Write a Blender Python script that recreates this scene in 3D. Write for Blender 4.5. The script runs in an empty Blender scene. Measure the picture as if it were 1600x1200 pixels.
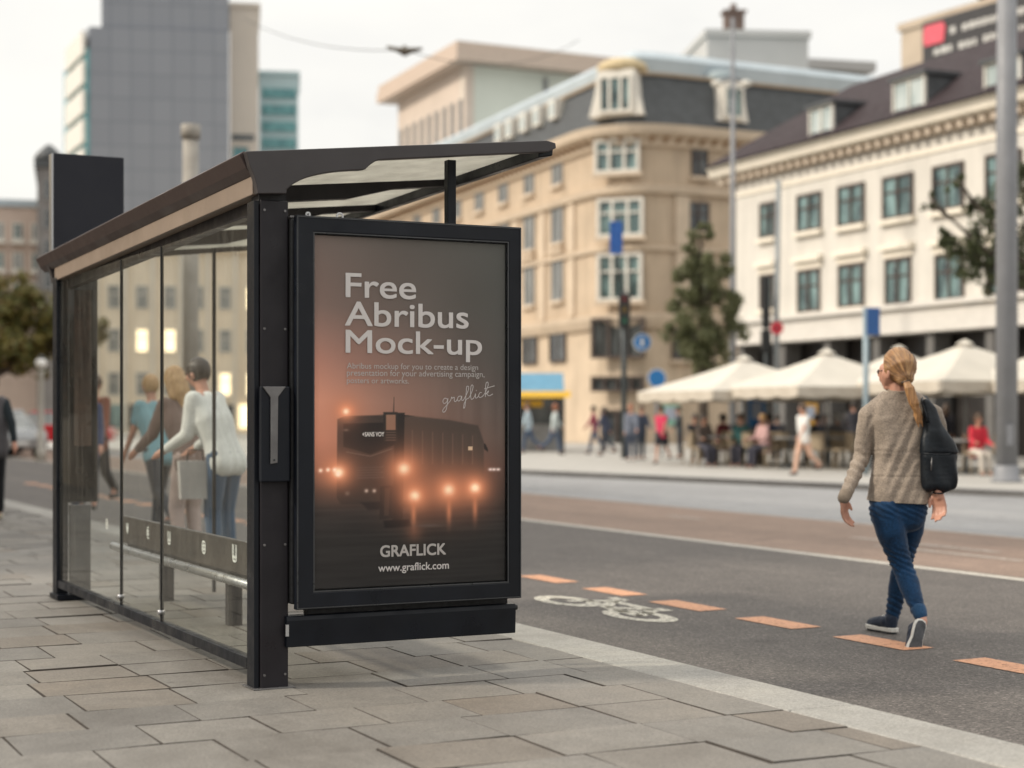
import bpy, bmesh, math, random
import numpy as np
from mathutils import Vector, Matrix, noise

random.seed(7)
R = random.Random(11)
scene = bpy.context.scene
COL = scene.collection

# ------------------------------------------------------------------ layout
FPX, HZ, CAMH = 2648.0, 648.0, 1.28          # focal length / horizon row in photo pixels, eye height
_n = math.hypot(1338 / FPX, 1)
U = Vector((-1338 / FPX / _n, 1 / _n))        # along the street
V = Vector((U.y, -U.x))                       # across the street
TH = math.atan2(V.y, V.x)
O = Vector((-1.0606, 7.3521))                 # foot of the shelter's near post
WALK = 0.10                                   # pavement height above the road


def at(px, py, d):
    return Vector(((px - 800) / FPX * d, d, CAMH - (py - HZ) / FPX * d))


def ground(px, py, z):
    d = FPX * (CAMH - z) / (py - HZ)
    return Vector(((px - 800) / FPX * d, d, z))


def street(x, y, z=0.0):
    p = O + V * x + U * y
    return Vector((p.x, p.y, z))


def onx(px, py, x0):
    dx = (px - 800) / FPX
    d = (x0 + O.dot(V)) / (dx * V.x + V.y)
    p = Vector((dx * d, d)) - O
    return p.dot(U), CAMH - (py - HZ) / FPX * d - WALK


def ony(px, py, y0):
    dx = (px - 800) / FPX
    d = (y0 + O.dot(U)) / (dx * U.x + U.y)
    p = Vector((dx * d, d)) - O
    return p.dot(V), CAMH - (py - HZ) / FPX * d - WALK


class Facade:
    """A vertical plane: a runs to the right along it, y runs into the building."""
    def __init__(self, p0, d):
        self.p0 = Vector(p0); self.d = Vector(d).normalized()
        self.n = Vector((-self.d.y, self.d.x))
        self.rot = math.atan2(self.d.y, self.d.x)

    def az(self, px, py, y=0.0):
        dx = (px - 800) / FPX
        q = self.p0 + self.n * y
        # q + d*a = (dx*D, D)
        a = (dx * q.y - q.x) / (self.d.x - dx * self.d.y)
        D = q.y + self.d.y * a
        return a, CAMH - (py - HZ) / FPX * D

    def w(self, a, y=0.0, z=0.0):
        p = self.p0 + self.d * a + self.n * y
        return Vector((p.x, p.y, z))


# ------------------------------------------------------------------ materials
def lin(c):
    return tuple((v / 12.92 if v <= 0.04045 else ((v + 0.055) / 1.055) ** 2.4) for v in c)


def material(name):
    m = bpy.data.materials.new(name); m.use_nodes = True
    nt = m.node_tree
    b = nt.nodes['Principled BSDF']
    return m, nt, b


def coords(nt, scale=(1, 1, 1), kind='Object'):
    tc = nt.nodes.new('ShaderNodeTexCoord')
    mp = nt.nodes.new('ShaderNodeMapping'); mp.inputs['Scale'].default_value = scale
    nt.links.new(tc.outputs[kind], mp.inputs['Vector'])
    return mp.outputs['Vector']


def noise_node(nt, vec, scale, detail=4, rough=0.55):
    n = nt.nodes.new('ShaderNodeTexNoise')
    n.inputs['Scale'].default_value = scale; n.inputs['Detail'].default_value = detail
    n.inputs['Roughness'].default_value = rough
    nt.links.new(vec, n.inputs['Vector'])
    return n.outputs['Fac']


def ramp(nt, fac, stops):
    r = nt.nodes.new('ShaderNodeValToRGB')
    e = r.color_ramp.elements
    while len(e) < len(stops): e.new(0.5)
    for k, (p, c) in enumerate(stops):
        e[k].position = p; e[k].color = (c[0], c[1], c[2], 1) if not isinstance(c, (int, float)) else (c, c, c, 1)
    nt.links.new(fac, r.inputs['Fac'])
    return r.outputs['Color']


def mixc(nt, fac, a, b, mode='MIX'):
    m = nt.nodes.new('ShaderNodeMix'); m.data_type = 'RGBA'; m.blend_type = mode
    for sock, v in ((m.inputs['Factor'], fac), (m.inputs[6], a), (m.inputs[7], b)):
        if isinstance(v, (int, float)): sock.default_value = v
        elif isinstance(v, (tuple, list)): sock.default_value = (*v[:3], 1)
        else: nt.links.new(v, sock)
    return m.outputs[2]


def mult(nt, a, k):
    m = nt.nodes.new('ShaderNodeMath'); m.operation = 'MULTIPLY'
    nt.links.new(a, m.inputs[0]); m.inputs[1].default_value = k
    return m.outputs[0]


def bump(nt, b, h, dist=0.005, strength=0.5):
    n = nt.nodes.new('ShaderNodeBump'); n.inputs['Distance'].default_value = dist
    n.inputs['Strength'].default_value = strength
    nt.links.new(h, n.inputs['Height']); nt.links.new(n.outputs['Normal'], b.inputs['Normal'])


def plain(name, col, rough=0.6, var=0.25, scale=4.0, metal=0.0, bmp=0.0, fine=60.0, stretch=(1, 1, 1), spec=0.5, rvar=0.12, streak=0.0):
    """Colour with mottling, roughness variation and a fine bump."""
    m, nt, b = material(name)
    v = coords(nt, stretch)
    f = noise_node(nt, v, scale, 6, 0.6)
    dark = tuple(c * (1 - var) for c in col); light = tuple(min(1, c * (1 + var)) for c in col)
    c = ramp(nt, f, [(0.3, dark), (0.7, light)])
    if streak:                                         # rain streaks running down the wall
        c = mixc(nt, 1, c, ramp(nt, noise_node(nt, coords(nt, (1.6, 1.6, .10)), 1.3, 7, .7), [(0.34, 1 - streak), (0.56, 1.0)]), 'MULTIPLY')
    nt.links.new(c, b.inputs['Base Color'])
    nt.links.new(ramp(nt, noise_node(nt, v, scale * 2.3, 5), [(0.3, max(0, rough - rvar)), (0.7, min(1, rough + rvar))]), b.inputs['Roughness'])
    b.inputs['Metallic'].default_value = metal
    b.inputs['Specular IOR Level'].default_value = spec
    if bmp: bump(nt, b, noise_node(nt, v, fine, 4), bmp, 0.6)
    return m


def islands(name, cols, rough=0.7, fine=90, bmp=0.002, var=0.2, spec=0.4, trans=0.0):
    """A colour per loose piece of the mesh (slabs, leaves), mottled."""
    m, nt, b = material(name)
    g = nt.nodes.new('ShaderNodeNewGeometry')
    k = len(cols)
    c = ramp(nt, g.outputs['Random Per Island'], [(i / max(1, k - 1), cc) for i, cc in enumerate(cols)])
    v = coords(nt)
    f = noise_node(nt, v, 5, 8, 0.7)
    c = mixc(nt, 1.0, c, ramp(nt, f, [(0.25, 1 - var), (0.75, 1 + var)]), 'MULTIPLY')
    nt.links.new(c, b.inputs['Base Color'])
    b.inputs['Roughness'].default_value = rough
    b.inputs['Specular IOR Level'].default_value = spec
    if bmp: bump(nt, b, noise_node(nt, v, fine, 5), bmp, 0.7)
    if trans:
        t = nt.nodes.new('ShaderNodeBsdfTranslucent'); nt.links.new(c, t.inputs['Color'])
        mx = nt.nodes.new('ShaderNodeMixShader'); mx.inputs[0].default_value = trans
        nt.links.new(b.outputs[0], mx.inputs[1]); nt.links.new(t.outputs[0], mx.inputs[2])
        nt.links.new(mx.outputs[0], nt.nodes['Material Output'].inputs['Surface'])
    return m


def glass(name, tint=(0.965, 0.98, 0.97), gloss=1.0, dirt=0.06, rough=0.01):
    """Thin clear sheet: see-through, Fresnel reflection, a little dust in streaks."""
    m, nt, b = material(name)
    nt.nodes.remove(b)
    tr = nt.nodes.new('ShaderNodeBsdfTransparent'); tr.inputs['Color'].default_value = (*tint, 1)
    gl = nt.nodes.new('ShaderNodeBsdfGlossy'); gl.inputs['Roughness'].default_value = rough
    gm = nt.nodes.new('ShaderNodeNewGeometry')
    def mth(op, a, c):
        q = nt.nodes.new('ShaderNodeMath'); q.operation = op
        for s, x in zip(q.inputs, (a, c)):
            if isinstance(x, (int, float)): s.default_value = x
            else: nt.links.new(x, s)
        return q.outputs[0]
    dt = nt.nodes.new('ShaderNodeVectorMath'); dt.operation = 'DOT_PRODUCT'
    nt.links.new(gm.outputs['Incoming'], dt.inputs[0]); nt.links.new(gm.outputs['Normal'], dt.inputs[1])
    ca = mth('ABSOLUTE', dt.outputs['Value'], 0)
    fz = mth('MULTIPLY_ADD', mth('POWER', mth('SUBTRACT', 1.0, ca), 5.0), 0.95); fz.node.inputs[2].default_value = 0.05
    fz = mth('MULTIPLY', fz, mth('SUBTRACT', 1.0, gm.outputs['Backfacing']))       # one reflection per sheet
    mx = nt.nodes.new('ShaderNodeMixShader')
    nt.links.new(mth('MULTIPLY', fz, gloss), mx.inputs[0])
    nt.links.new(tr.outputs[0], mx.inputs[1]); nt.links.new(gl.outputs[0], mx.inputs[2])
    df = nt.nodes.new('ShaderNodeBsdfDiffuse'); df.inputs['Color'].default_value = (0.6, 0.57, 0.5, 1)
    v = coords(nt, (6, 6, 0.5))
    d = ramp(nt, noise_node(nt, v, 3.0, 6, 0.7), [(0.42, dirt * 0.25), (0.72, dirt * 1.9)])
    m2 = nt.nodes.new('ShaderNodeMixShader')
    nt.links.new(d, m2.inputs[0]); nt.links.new(mx.outputs[0], m2.inputs[1]); nt.links.new(df.outputs[0], m2.inputs[2])
    nt.links.new(m2.outputs[0], nt.nodes['Material Output'].inputs['Surface'])
    return m


def emissive(name, col, k):
    m, nt, b = material(name)
    b.inputs['Base Color'].default_value = (*col, 1)
    b.inputs['Emission Color'].default_value = (*col, 1)
    b.inputs['Emission Strength'].default_value = k
    return m


# ------------------------------------------------------------------ mesh helpers
class MB:
    def __init__(self): self.v = []; self.f = []; self.s = []

    def add(self, vs, fs, smooth=False):
        o = len(self.v); self.v += [tuple(p) for p in vs]
        for f in fs: self.f.append(tuple(i + o for i in f)); self.s.append(smooth)

    def box(self, x0, y0, z0, x1, y1, z1, M=None):
        vs = [Vector(p) for p in ((x0, y0, z0), (x1, y0, z0), (x1, y1, z0), (x0, y1, z0), (x0, y0, z1), (x1, y0, z1), (x1, y1, z1), (x0, y1, z1))]
        if M is not None: vs = [M @ p for p in vs]
        self.add(vs, [(0, 3, 2, 1), (4, 5, 6, 7), (0, 1, 5, 4), (1, 2, 6, 5), (2, 3, 7, 6), (3, 0, 4, 7)])
        return self

    def prism(self, pts, a, b, axis='z', M=None):
        """Polygon (2D) extruded from a to b along an axis: z -> (x,y), y -> (x,z), x -> (y,z)."""
        def q(p, t):
            r = {'z': (p[0], p[1], t), 'y': (p[0], t, p[1]), 'x': (t, p[0], p[1])}[axis]
            return M @ Vector(r) if M is not None else r
        n = len(pts)
        vs = [q(p, a) for p in pts] + [q(p, b) for p in pts]
        fs = [tuple(range(n))[::-1], tuple(range(n, 2 * n))] + [(i, (i + 1) % n, n + (i + 1) % n, n + i) for i in range(n)]
        self.add(vs, fs); return self

    def tube(self, pts, r, n=10, caps=True, smooth=True, flat=1.0):
        pts = [Vector(p) for p in pts]
        if isinstance(r, (int, float)): r = [r] * len(pts)
        vs = []; up = None
        for i, p in enumerate(pts):
            t = (pts[min(i + 1, len(pts) - 1)] - pts[max(i - 1, 0)]).normalized()
            if up is None:
                up = Vector((0, 0, 1)) if abs(t.z) < 0.9 else Vector((1, 0, 0))
            a = t.cross(up).normalized(); bb = a.cross(t).normalized(); up = bb
            for k in range(n):
                w = 2 * math.pi * k / n
                vs.append(p + a * math.cos(w) * r[i] + bb * math.sin(w) * r[i] * flat)
        fs = []
        for i in range(len(pts) - 1):
            for k in range(n):
                fs.append((i * n + k, i * n + (k + 1) % n, (i + 1) * n + (k + 1) % n, (i + 1) * n + k))
        self.add(vs, fs, smooth)
        if caps:
            o = len(self.v) - len(vs)
            self.f += [tuple(o + k for k in range(n))[::-1], tuple(o + (len(pts) - 1) * n + k for k in range(n))]
            self.s += [False, False]
        return self

    def cap(self, a, b, ra, rb=None, n=10, m=4):
        """Tapered capsule."""
        a = Vector(a); b = Vector(b); rb = ra if rb is None else rb
        d = b - a; L = d.length
        if L < 1e-6: d = Vector((0, 0, 1)); L = 0
        t = d.normalized()
        pts = []; rr = []
        for k in range(m + 1):
            w = math.pi / 2 * k / m
            pts.append(a - t * ra * math.cos(w)); rr.append(max(1e-4, ra * math.sin(w)))
        for k in range(m + 1):
            w = math.pi / 2 * k / m
            pts.append(b + t * rb * math.sin(w)); rr.append(max(1e-4, rb * math.cos(w)))
        up = Vector((0, 0, 1)) if abs(t.z) < 0.9 else Vector((1, 0, 0))
        x = t.cross(up).normalized(); y = x.cross(t)
        vs = []
        for p, r in zip(pts, rr):
            for k in range(n):
                w = 2 * math.pi * k / n
                vs.append(p + x * math.cos(w) * r + y * math.sin(w) * r)
        fs = [(i * n + k, i * n + (k + 1) % n, (i + 1) * n + (k + 1) % n, (i + 1) * n + k) for i in range(len(pts) - 1) for k in range(n)]
        fs += [tuple(range(n))[::-1], tuple((len(pts) - 1) * n + k for k in range(n))]
        self.add(vs, fs, True); return self

    def chain(self, pts, rs, n=10):
        for i in range(len(pts) - 1): self.cap(pts[i], pts[i + 1], rs[i], rs[i + 1], n)
        return self

    def ball(self, c, r, sc=(1, 1, 1), n=14, m=9, rot=None):
        c = Vector(c); vs = []
        for i in range(m + 1):
            a = math.pi * i / m
            for k in range(n):
                w = 2 * math.pi * k / n
                p = Vector((math.sin(a) * math.cos(w) * sc[0], math.sin(a) * math.sin(w) * sc[1], math.cos(a) * sc[2])) * r
                if rot is not None: p = rot @ p
                vs.append(c + p)
        fs = [(i * n + k, (i + 1) * n + k, (i + 1) * n + (k + 1) % n, i * n + (k + 1) % n) for i in range(m) for k in range(n)]
        self.add(vs, fs, True); return self

    def lathe(self, prof, n=20, c=(0, 0, 0), smooth=True):
        vs = [(c[0] + r * math.cos(2 * math.pi * k / n), c[1] + r * math.sin(2 * math.pi * k / n), c[2] + z) for r, z in prof for k in range(n)]
        fs = [(i * n + k, i * n + (k + 1) % n, (i + 1) * n + (k + 1) % n, (i + 1) * n + k) for i in range(len(prof) - 1) for k in range(n)]
        self.add(vs, fs, smooth)
        o = len(self.v) - len(vs)
        self.f += [tuple(o + k for k in range(n))[::-1], tuple(o + (len(prof) - 1) * n + k for k in range(n))]; self.s += [False, False]
        return self

    def build(self, name, mat, parent=None, loc=None, rot=None, bevel=0.0):
        me = bpy.data.meshes.new(name)
        me.from_pydata(self.v, [], self.f); me.update()
        me.polygons.foreach_set('use_smooth', self.s)
        for mm in (mat if isinstance(mat, (list, tuple)) else [mat]): me.materials.append(mm)
        o = bpy.data.objects.new(name, me); COL.objects.link(o)
        if parent is not None: o.parent = parent
        if loc is not None: o.location = loc
        if rot is not None: o.rotation_euler = rot if not isinstance(rot, (int, float)) else (0, 0, rot)
        if bevel:
            b = o.modifiers.new('bevel', 'BEVEL'); b.width = bevel; b.segments = 2; b.limit_method = 'ANGLE'; b.angle_limit = math.radians(40)
        return o


def tag(o, label=None, cat=None, group=None, kind=None):
    if label: o['label'] = label
    if cat: o['category'] = cat
    if group: o['group'] = group
    if kind: o['kind'] = kind
    return o


def empty(name, loc, rz=0.0, label=None, cat=None, group=None):
    o = bpy.data.objects.new(name, None); COL.objects.link(o)
    o.location = loc; o.rotation_euler = (0, 0, rz); o.empty_display_size = 0.2
    return tag(o, label, cat, group)


KIDS = {}


def copy_tree(o, parent=None):
    c = o.copy(); COL.objects.link(c); c.parent = parent
    for ch in [k for k in COL.objects if k.parent == o]: copy_tree(ch, c)
    return c


def organic(mb, name, mat, parent, voxel, smooth=4, disp=None, cut=None, factor=0.5):
    """Fuse overlapping closed shapes into one continuous skin."""
    o = mb.build(name, mat, parent)
    r = o.modifiers.new('fuse', 'REMESH'); r.mode = 'VOXEL'; r.voxel_size = voxel; r.use_smooth_shade = True
    if smooth:
        s = o.modifiers.new('soften', 'SMOOTH'); s.factor = factor; s.iterations = smooth
    if disp or cut:
        dg = bpy.context.evaluated_depsgraph_get(); dg.update()
        me = bpy.data.meshes.new_from_object(o.evaluated_get(dg), depsgraph=dg)
        o.modifiers.clear(); old = o.data; o.data = me; me.name = name
        bpy.data.meshes.remove(old)
        if not me.materials: me.materials.append(mat)
        bm = bmesh.new(); bm.from_mesh(me)
        if cut:
            for co, no in cut:
                bmesh.ops.bisect_plane(bm, geom=bm.verts[:] + bm.edges[:] + bm.faces[:], plane_co=co, plane_no=no, clear_outer=True)
        if disp:
            bm.normal_update()
            for v in bm.verts: v.co += v.normal * disp(v.co)
        for f in bm.faces: f.smooth = True
        bm.to_mesh(me); bm.free()
    return o


def text_mesh(body, name, mat, parent, width=None, height=None, x=0, y=0, z=0, rot=(math.pi / 2, 0, 0), depth=0.0, align='LEFT', bold=0.0, spacing=1.0):
    """Lettering with its lower left corner at (x, y, z), stretched to a width."""
    cu = bpy.data.curves.new(name, 'FONT'); cu.body = body; cu.size = 1.0; cu.extrude = 0.0; cu.offset = 0
    cu.space_character = spacing; cu.resolution_u = 6
    t = bpy.data.objects.new(name, cu); COL.objects.link(t)
    dg = bpy.context.evaluated_depsgraph_get(); dg.update()
    me = bpy.data.meshes.new_from_object(t.evaluated_get(dg), depsgraph=dg)
    bpy.data.objects.remove(t); bpy.data.curves.remove(cu)
    co = np.empty(len(me.vertices) * 3); me.vertices.foreach_get('co', co); co = co.reshape(-1, 3)
    mn, mx_ = co.min(0), co.max(0)
    co[:, 0] -= mn[0]
    sx = width / (mx_[0] - mn[0]) if width else 1
    sy = height if height else sx
    co[:, 0] *= sx; co[:, 1] *= sy
    me.vertices.foreach_set('co', co.ravel()); me.update(); me.name = name
    if bold:                                          # heavier weight: the same glyphs struck again a hair to each side
        vs = [tuple(c) for c in co]; fs = [tuple(pp.vertices) for pp in me.polygons]; n0 = len(vs)
        av, af = list(vs), list(fs)
        for k, (dx, dy) in enumerate(((bold, 0), (0, bold), (bold, bold))):
            av += [(c[0] + dx, c[1] + dy, c[2] + .0002 * (k + 1)) for c in vs]; af += [tuple(i + n0 * (k + 1) for i in f) for f in fs]
        me.clear_geometry(); me.from_pydata(av, [], af); me.update()
    me.materials.append(mat)
    o = bpy.data.objects.new(name, me); COL.objects.link(o); o.parent = parent
    o.location = (x, y, z); o.rotation_euler = rot
    return o


# ------------------------------------------------------------------ palette
M = {}
M['metal'] = plain('charcoal_paint', (0.013, 0.011, 0.014), 0.45, 0.25, 3, bmp=0.0006, fine=400, spec=0.3, streak=.3, rvar=.2)
M['metal_navy'] = plain('navy_black_paint', (0.0035, 0.0052, 0.0095), 0.42, 0.3, 2.5, bmp=0.0005, fine=300, spec=0.27, streak=.3, rvar=.2)
M['metal_brown'] = plain('brown_grey_paint', (0.040, 0.026, 0.024), 0.45, 0.08, 1.5, bmp=0.0004, fine=300, spec=.35)
M['fascia'] = plain('fascia_grey_paint', (0.036, 0.031, 0.032), 0.45, 0.14, 3, bmp=0.0006, fine=300)
M['bronze'] = plain('bronze_beige_paint', (0.215, 0.165, 0.13), 0.45, 0.12, 3)
M['steel'] = plain('brushed_steel', (0.45, 0.45, 0.46), 0.32, 0.2, 6, metal=0.9, stretch=(1, 1, 0.05))
M['darksteel'] = plain('dull_steel', (0.16, 0.155, 0.155), 0.4, 0.25, 8, metal=0.6, bmp=0.0006, fine=300)
M['lip'] = plain('worn_lip', (0.05, 0.052, 0.055), 0.35, 0.2, 10, metal=0.3)
M['rubber'] = plain('black_rubber', (0.012, 0.012, 0.013), 0.7, 0.3, 20)
M['glass'] = glass('shelter_glass', dirt=0.022, gloss=0.65)
M['glass_ad'] = glass('poster_glass', (0.985, 0.985, 0.985), 0.15, 0.0)
M['darkpanel'] = plain('dark_glossy_panel', (0.012, 0.011, 0.012), 0.12, 0.4, 4)
M['white'] = plain('white_print', (0.75, 0.75, 0.72), 0.5, 0.1, 10)
M['concrete'] = plain('concrete', (0.30, 0.28, 0.25), 0.8, 0.2, 3, bmp=0.003, fine=60)
M['skin'] = plain('skin', (0.45, 0.23, 0.16), 0.5, 0.12, 12, bmp=0.0006, fine=120)
M['skin2'] = plain('skin_tan', (0.34, 0.18, 0.12), 0.5, 0.12, 12)
# ================================================================== SETTING
SUN_AZ, SUN_EL = math.radians(-100), math.radians(36)     # azimuth from +Y towards +X


def build_world():
    w = bpy.data.worlds.new('World'); scene.world = w; w.use_nodes = True
    nt = w.node_tree; bg = nt.nodes['Background']
    sky = nt.nodes.new('ShaderNodeTexSky'); sky.sky_type = 'NISHITA'; sky.sun_disc = False
    sky.sun_elevation = SUN_EL; sky.sun_rotation = SUN_AZ % (2 * math.pi)
    sky.air_density = 1.0; sky.dust_density = 3.0
    tc = nt.nodes.new('ShaderNodeTexCoord')
    sep = nt.nodes.new('ShaderNodeSeparateXYZ'); nt.links.new(tc.outputs['Generated'], sep.inputs[0])
    mp = nt.nodes.new('ShaderNodeMapping'); mp.inputs['Scale'].default_value = (1, 1, 2.6)
    nt.links.new(tc.outputs['Generated'], mp.inputs['Vector'])
    n = noise_node(nt, mp.outputs[0], 2.1, 7, 0.55)
    cl = ramp(nt, n, [(0.32, (8.2, 8.2, 8.1)), (0.5, (10.2, 10.0, 9.5)), (0.7, (11.4, 11.1, 10.3))])
    # an overcast sky is brighter overhead than at the horizon
    zen = ramp(nt, sep.outputs['Z'], [(0.0, 1.0), (0.3, 1.05), (0.75, 1.75)])
    cl = mixc(nt, 1.0, cl, zen, 'MULTIPLY')
    nt.links.new(mixc(nt, 0.9, sky.outputs[0], cl), bg.inputs['Color'])
    bg.inputs['Strength'].default_value = 0.081
    for nd in nt.nodes:
        if nd.type == 'MIX': nd.clamp_result = False


build_world()
sun = bpy.data.lights.new('sun', 'SUN'); sun.energy = 2.6; sun.angle = math.radians(5); sun.color = (1.0, 0.9, 0.76)
so = bpy.data.objects.new('sun', sun); COL.objects.link(so)
sd = Vector((math.sin(SUN_AZ) * math.cos(SUN_EL), math.cos(SUN_AZ) * math.cos(SUN_EL), math.sin(SUN_EL)))
so.rotation_euler = sd.to_track_quat('Z', 'Y').to_euler(); so.location = (0, 0, 40)

cam = bpy.data.cameras.new('camera'); co_ = bpy.data.objects.new('camera', cam); COL.objects.link(co_)
co_.location = (0, 0, CAMH); co_.rotation_euler = (math.pi / 2, 0, 0)
cam.sensor_width = 36; cam.lens = FPX / 1600 * 36; cam.shift_y = (HZ - 600) / 1600
cam.clip_end = 3000; cam.clip_start = 0.1
cam.dof.use_dof = True; cam.dof.focus_distance = 7.8; cam.dof.aperture_fstop = 1.6
scene.camera = co_
scene.render.engine = 'CYCLES'
scene.cycles.use_denoising = True
scene.cycles.max_bounces = 10; scene.cycles.transparent_max_bounces = 16; scene.cycles.caustics_reflective = False; scene.cycles.caustics_refractive = False
scene.cycles.sample_clamp_indirect = 6
scene.view_settings.view_transform = 'Standard'; scene.view_settings.look = 'None'
scene.view_settings.exposure = 0.30; scene.view_settings.gamma = 1

SLOC = (O.x, O.y, 0)


def asphalt(name, col, tintcol, speck=0.5):
    m, nt, b = material(name)
    v = coords(nt)
    big = noise_node(nt, coords(nt, (0.9, 0.12, 1)), 1.0, 5, 0.6)      # wheel tracks run along the lane
    med = noise_node(nt, v, 2.2, 8, 0.7)
    c = ramp(nt, big, [(0.3, tuple(k * 0.8 for k in col)), (0.55, col), (0.75, tintcol)])
    c = mixc(nt, 1, c, ramp(nt, med, [(0.3, 0.84), (0.7, 1.14)]), 'MULTIPLY')
    vo = nt.nodes.new('ShaderNodeTexVoronoi'); vo.inputs['Scale'].default_value = 95; nt.links.new(v, vo.inputs['Vector'])
    sp = nt.nodes.new('ShaderNodeSeparateColor'); nt.links.new(vo.outputs['Color'], sp.inputs[0])
    c = mixc(nt, 1, c, ramp(nt, sp.outputs[0], [(0.0, 1 - speck), (0.6, 1.0), (0.97, 1 + speck), (1.0, 1 + 3 * speck)]), 'MULTIPLY')
    # hairline cracks and oil spots
    wv = nt.nodes.new('ShaderNodeTexVoronoi'); wv.feature = 'DISTANCE_TO_EDGE'; wv.inputs['Scale'].default_value = .55
    wn = nt.nodes.new('ShaderNodeTexNoise'); wn.inputs['Scale'].default_value = 2.5; wn.inputs['Detail'].default_value = 6; nt.links.new(v, wn.inputs['Vector'])
    nt.links.new(mixc(nt, .22, v, wn.outputs['Color']), wv.inputs['Vector'])
    crack = ramp(nt, wv.outputs['Distance'], [(0.0, 0.55), (0.006, 1.0)])
    gate = ramp(nt, noise_node(nt, v, .7, 3), [(.5, 0.0), (.6, 1.0)])
    c = mixc(nt, gate, c, mixc(nt, 1, c, crack, 'MULTIPLY'))
    so_ = nt.nodes.new('ShaderNodeTexVoronoi'); so_.inputs['Scale'].default_value = .9; nt.links.new(v, so_.inputs['Vector'])
    c = mixc(nt, 1, c, ramp(nt, so_.outputs['Distance'], [(0.04, 0.7), (0.12, 1.0)]), 'MULTIPLY')
    nt.links.new(c, b.inputs['Base Color'])
    b.inputs['Roughness'].default_value = 0.72
    b.inputs['Specular IOR Level'].default_value = 0.4
    bump(nt, b, vo.outputs['Distance'], 0.004, 0.6)
    return m


def structure(name, mb, mat, loc=SLOC, rot=TH):
    o = mb.build(name, mat, None, loc, rot); o['kind'] = 'structure'; return o


g = MB(); g.add([(-1500, -300, -.16), (1500, -300, -.16), (1500, 2500, -.16), (-1500, 2500, -.16)], [(0, 1, 2, 3)])
structure('ground', g, plain('town_ground', (0.2, 0.185, 0.165), 0.85, 0.2, 0.3), (0, 0, 0), 0)


def zroad(x): return -0.1 * min(1, max(0, (x - 7.2) / 8))


def strip(xs, y0, y1, dz=0.0, step=None):
    m = MB()
    vs = []
    for x in xs: vs += [(x, y0, zroad(x) + dz), (x, y1, zroad(x) + dz)]
    m.add(vs, [(2 * i, 2 * i + 2, 2 * i + 3, 2 * i + 1) for i in range(len(xs) - 1)])
    return m


structure('road', strip([1.95, 7.2], -30, 240), asphalt('asphalt', (0.098, 0.086, 0.078), (0.128, 0.112, 0.10)))
structure('red_lane', strip([7.2, 9, 10.7], -30, 240), asphalt('red_asphalt', (0.23, 0.16, 0.122), (0.28, 0.195, 0.15), 0.3))
structure('pale_lane', strip([10.7, 13, 15.2, 30], -30, 240), asphalt('pale_asphalt', (0.25, 0.25, 0.255), (0.29, 0.285, 0.28), 0.3))


def worn(name, col, keep=0.42):
    m, nt, b = material(name)
    v = coords(nt)
    b.inputs['Roughness'].default_value = 0.6
    c = ramp(nt, noise_node(nt, v, 9, 6, 0.7), [(0.3, tuple(k * 0.8 for k in col)), (0.7, col)])
    nt.links.new(c, b.inputs['Base Color'])
    tr = nt.nodes.new('ShaderNodeBsdfTransparent'); mx = nt.nodes.new('ShaderNodeMixShader')
    nt.links.new(ramp(nt, noise_node(nt, v, 34, 7, 0.8), [(keep - 0.06, 0.0), (keep + 0.06, 0.93)]), mx.inputs[0])
    nt.links.new(tr.outputs[0], mx.inputs[1]); nt.links.new(b.outputs[0], mx.inputs[2])
    nt.links.new(mx.outputs[0], nt.nodes['Material Output'].inputs['Surface'])
    return m


WHITE_P = worn('worn_white_paint', (0.62, 0.58, 0.51), 0.43)
FAINT_P = worn('faint_white_paint', (0.52, 0.46, 0.40), 0.47)
ORANGE_P = worn('worn_orange_paint', (0.66, 0.33, 0.185), 0.40)
structure('white_road_line', strip([7.0, 7.14], -30, 200, 0.004), WHITE_P)
structure('lane_edge_line', strip([10.62, 10.78], -30, 200, 0.004), FAINT_P)
for x, y0, y1 in ((8.9, 5.2, 7.4), (9.25, 10.8, 11.6), (8.35, 4.3, 6.3), (9.0, 16.5, 18.2)):
    structure('faint_lane_mark', strip([x, x + .13], y0, y1, 0.004), FAINT_P)
for k in range(-3, 26):
    y = -0.82 + 1.022 * k
    xo = 3.655 + 0.012 * k if k < 8 else 3.75
    structure('lane_dash', strip([xo + R.uniform(-.01, .01), xo + .215], y, y + .61 + R.uniform(-.03, .03), 0.004), ORANGE_P)

# bicycle symbol painted on the near lane
bm_ = MB()


def flat_bar(m, p, q, w):
    p = Vector(p); q = Vector(q); d = (q - p).normalized(); nrm = Vector((-d.y, d.x)) * w / 2
    a = [p - nrm, q - nrm, q + nrm, p + nrm]
    m.add([(c.x, c.y, 0.004) for c in a], [(0, 1, 2, 3)])


def flat_ring(m, c, ro, ri, sx=1, sy=1, n=36, a0=0, a1=360):
    vs = []
    for k in range(n + 1):
        w = math.radians(a0 + (a1 - a0) * k / n)
        for r in (ri, ro): vs.append((c[0] + math.cos(w) * r * sx, c[1] + math.sin(w) * r * sy, 0.004))
    m.add(vs, [(2 * i, 2 * i + 1, 2 * i + 3, 2 * i + 2) for i in range(n)])


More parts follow.
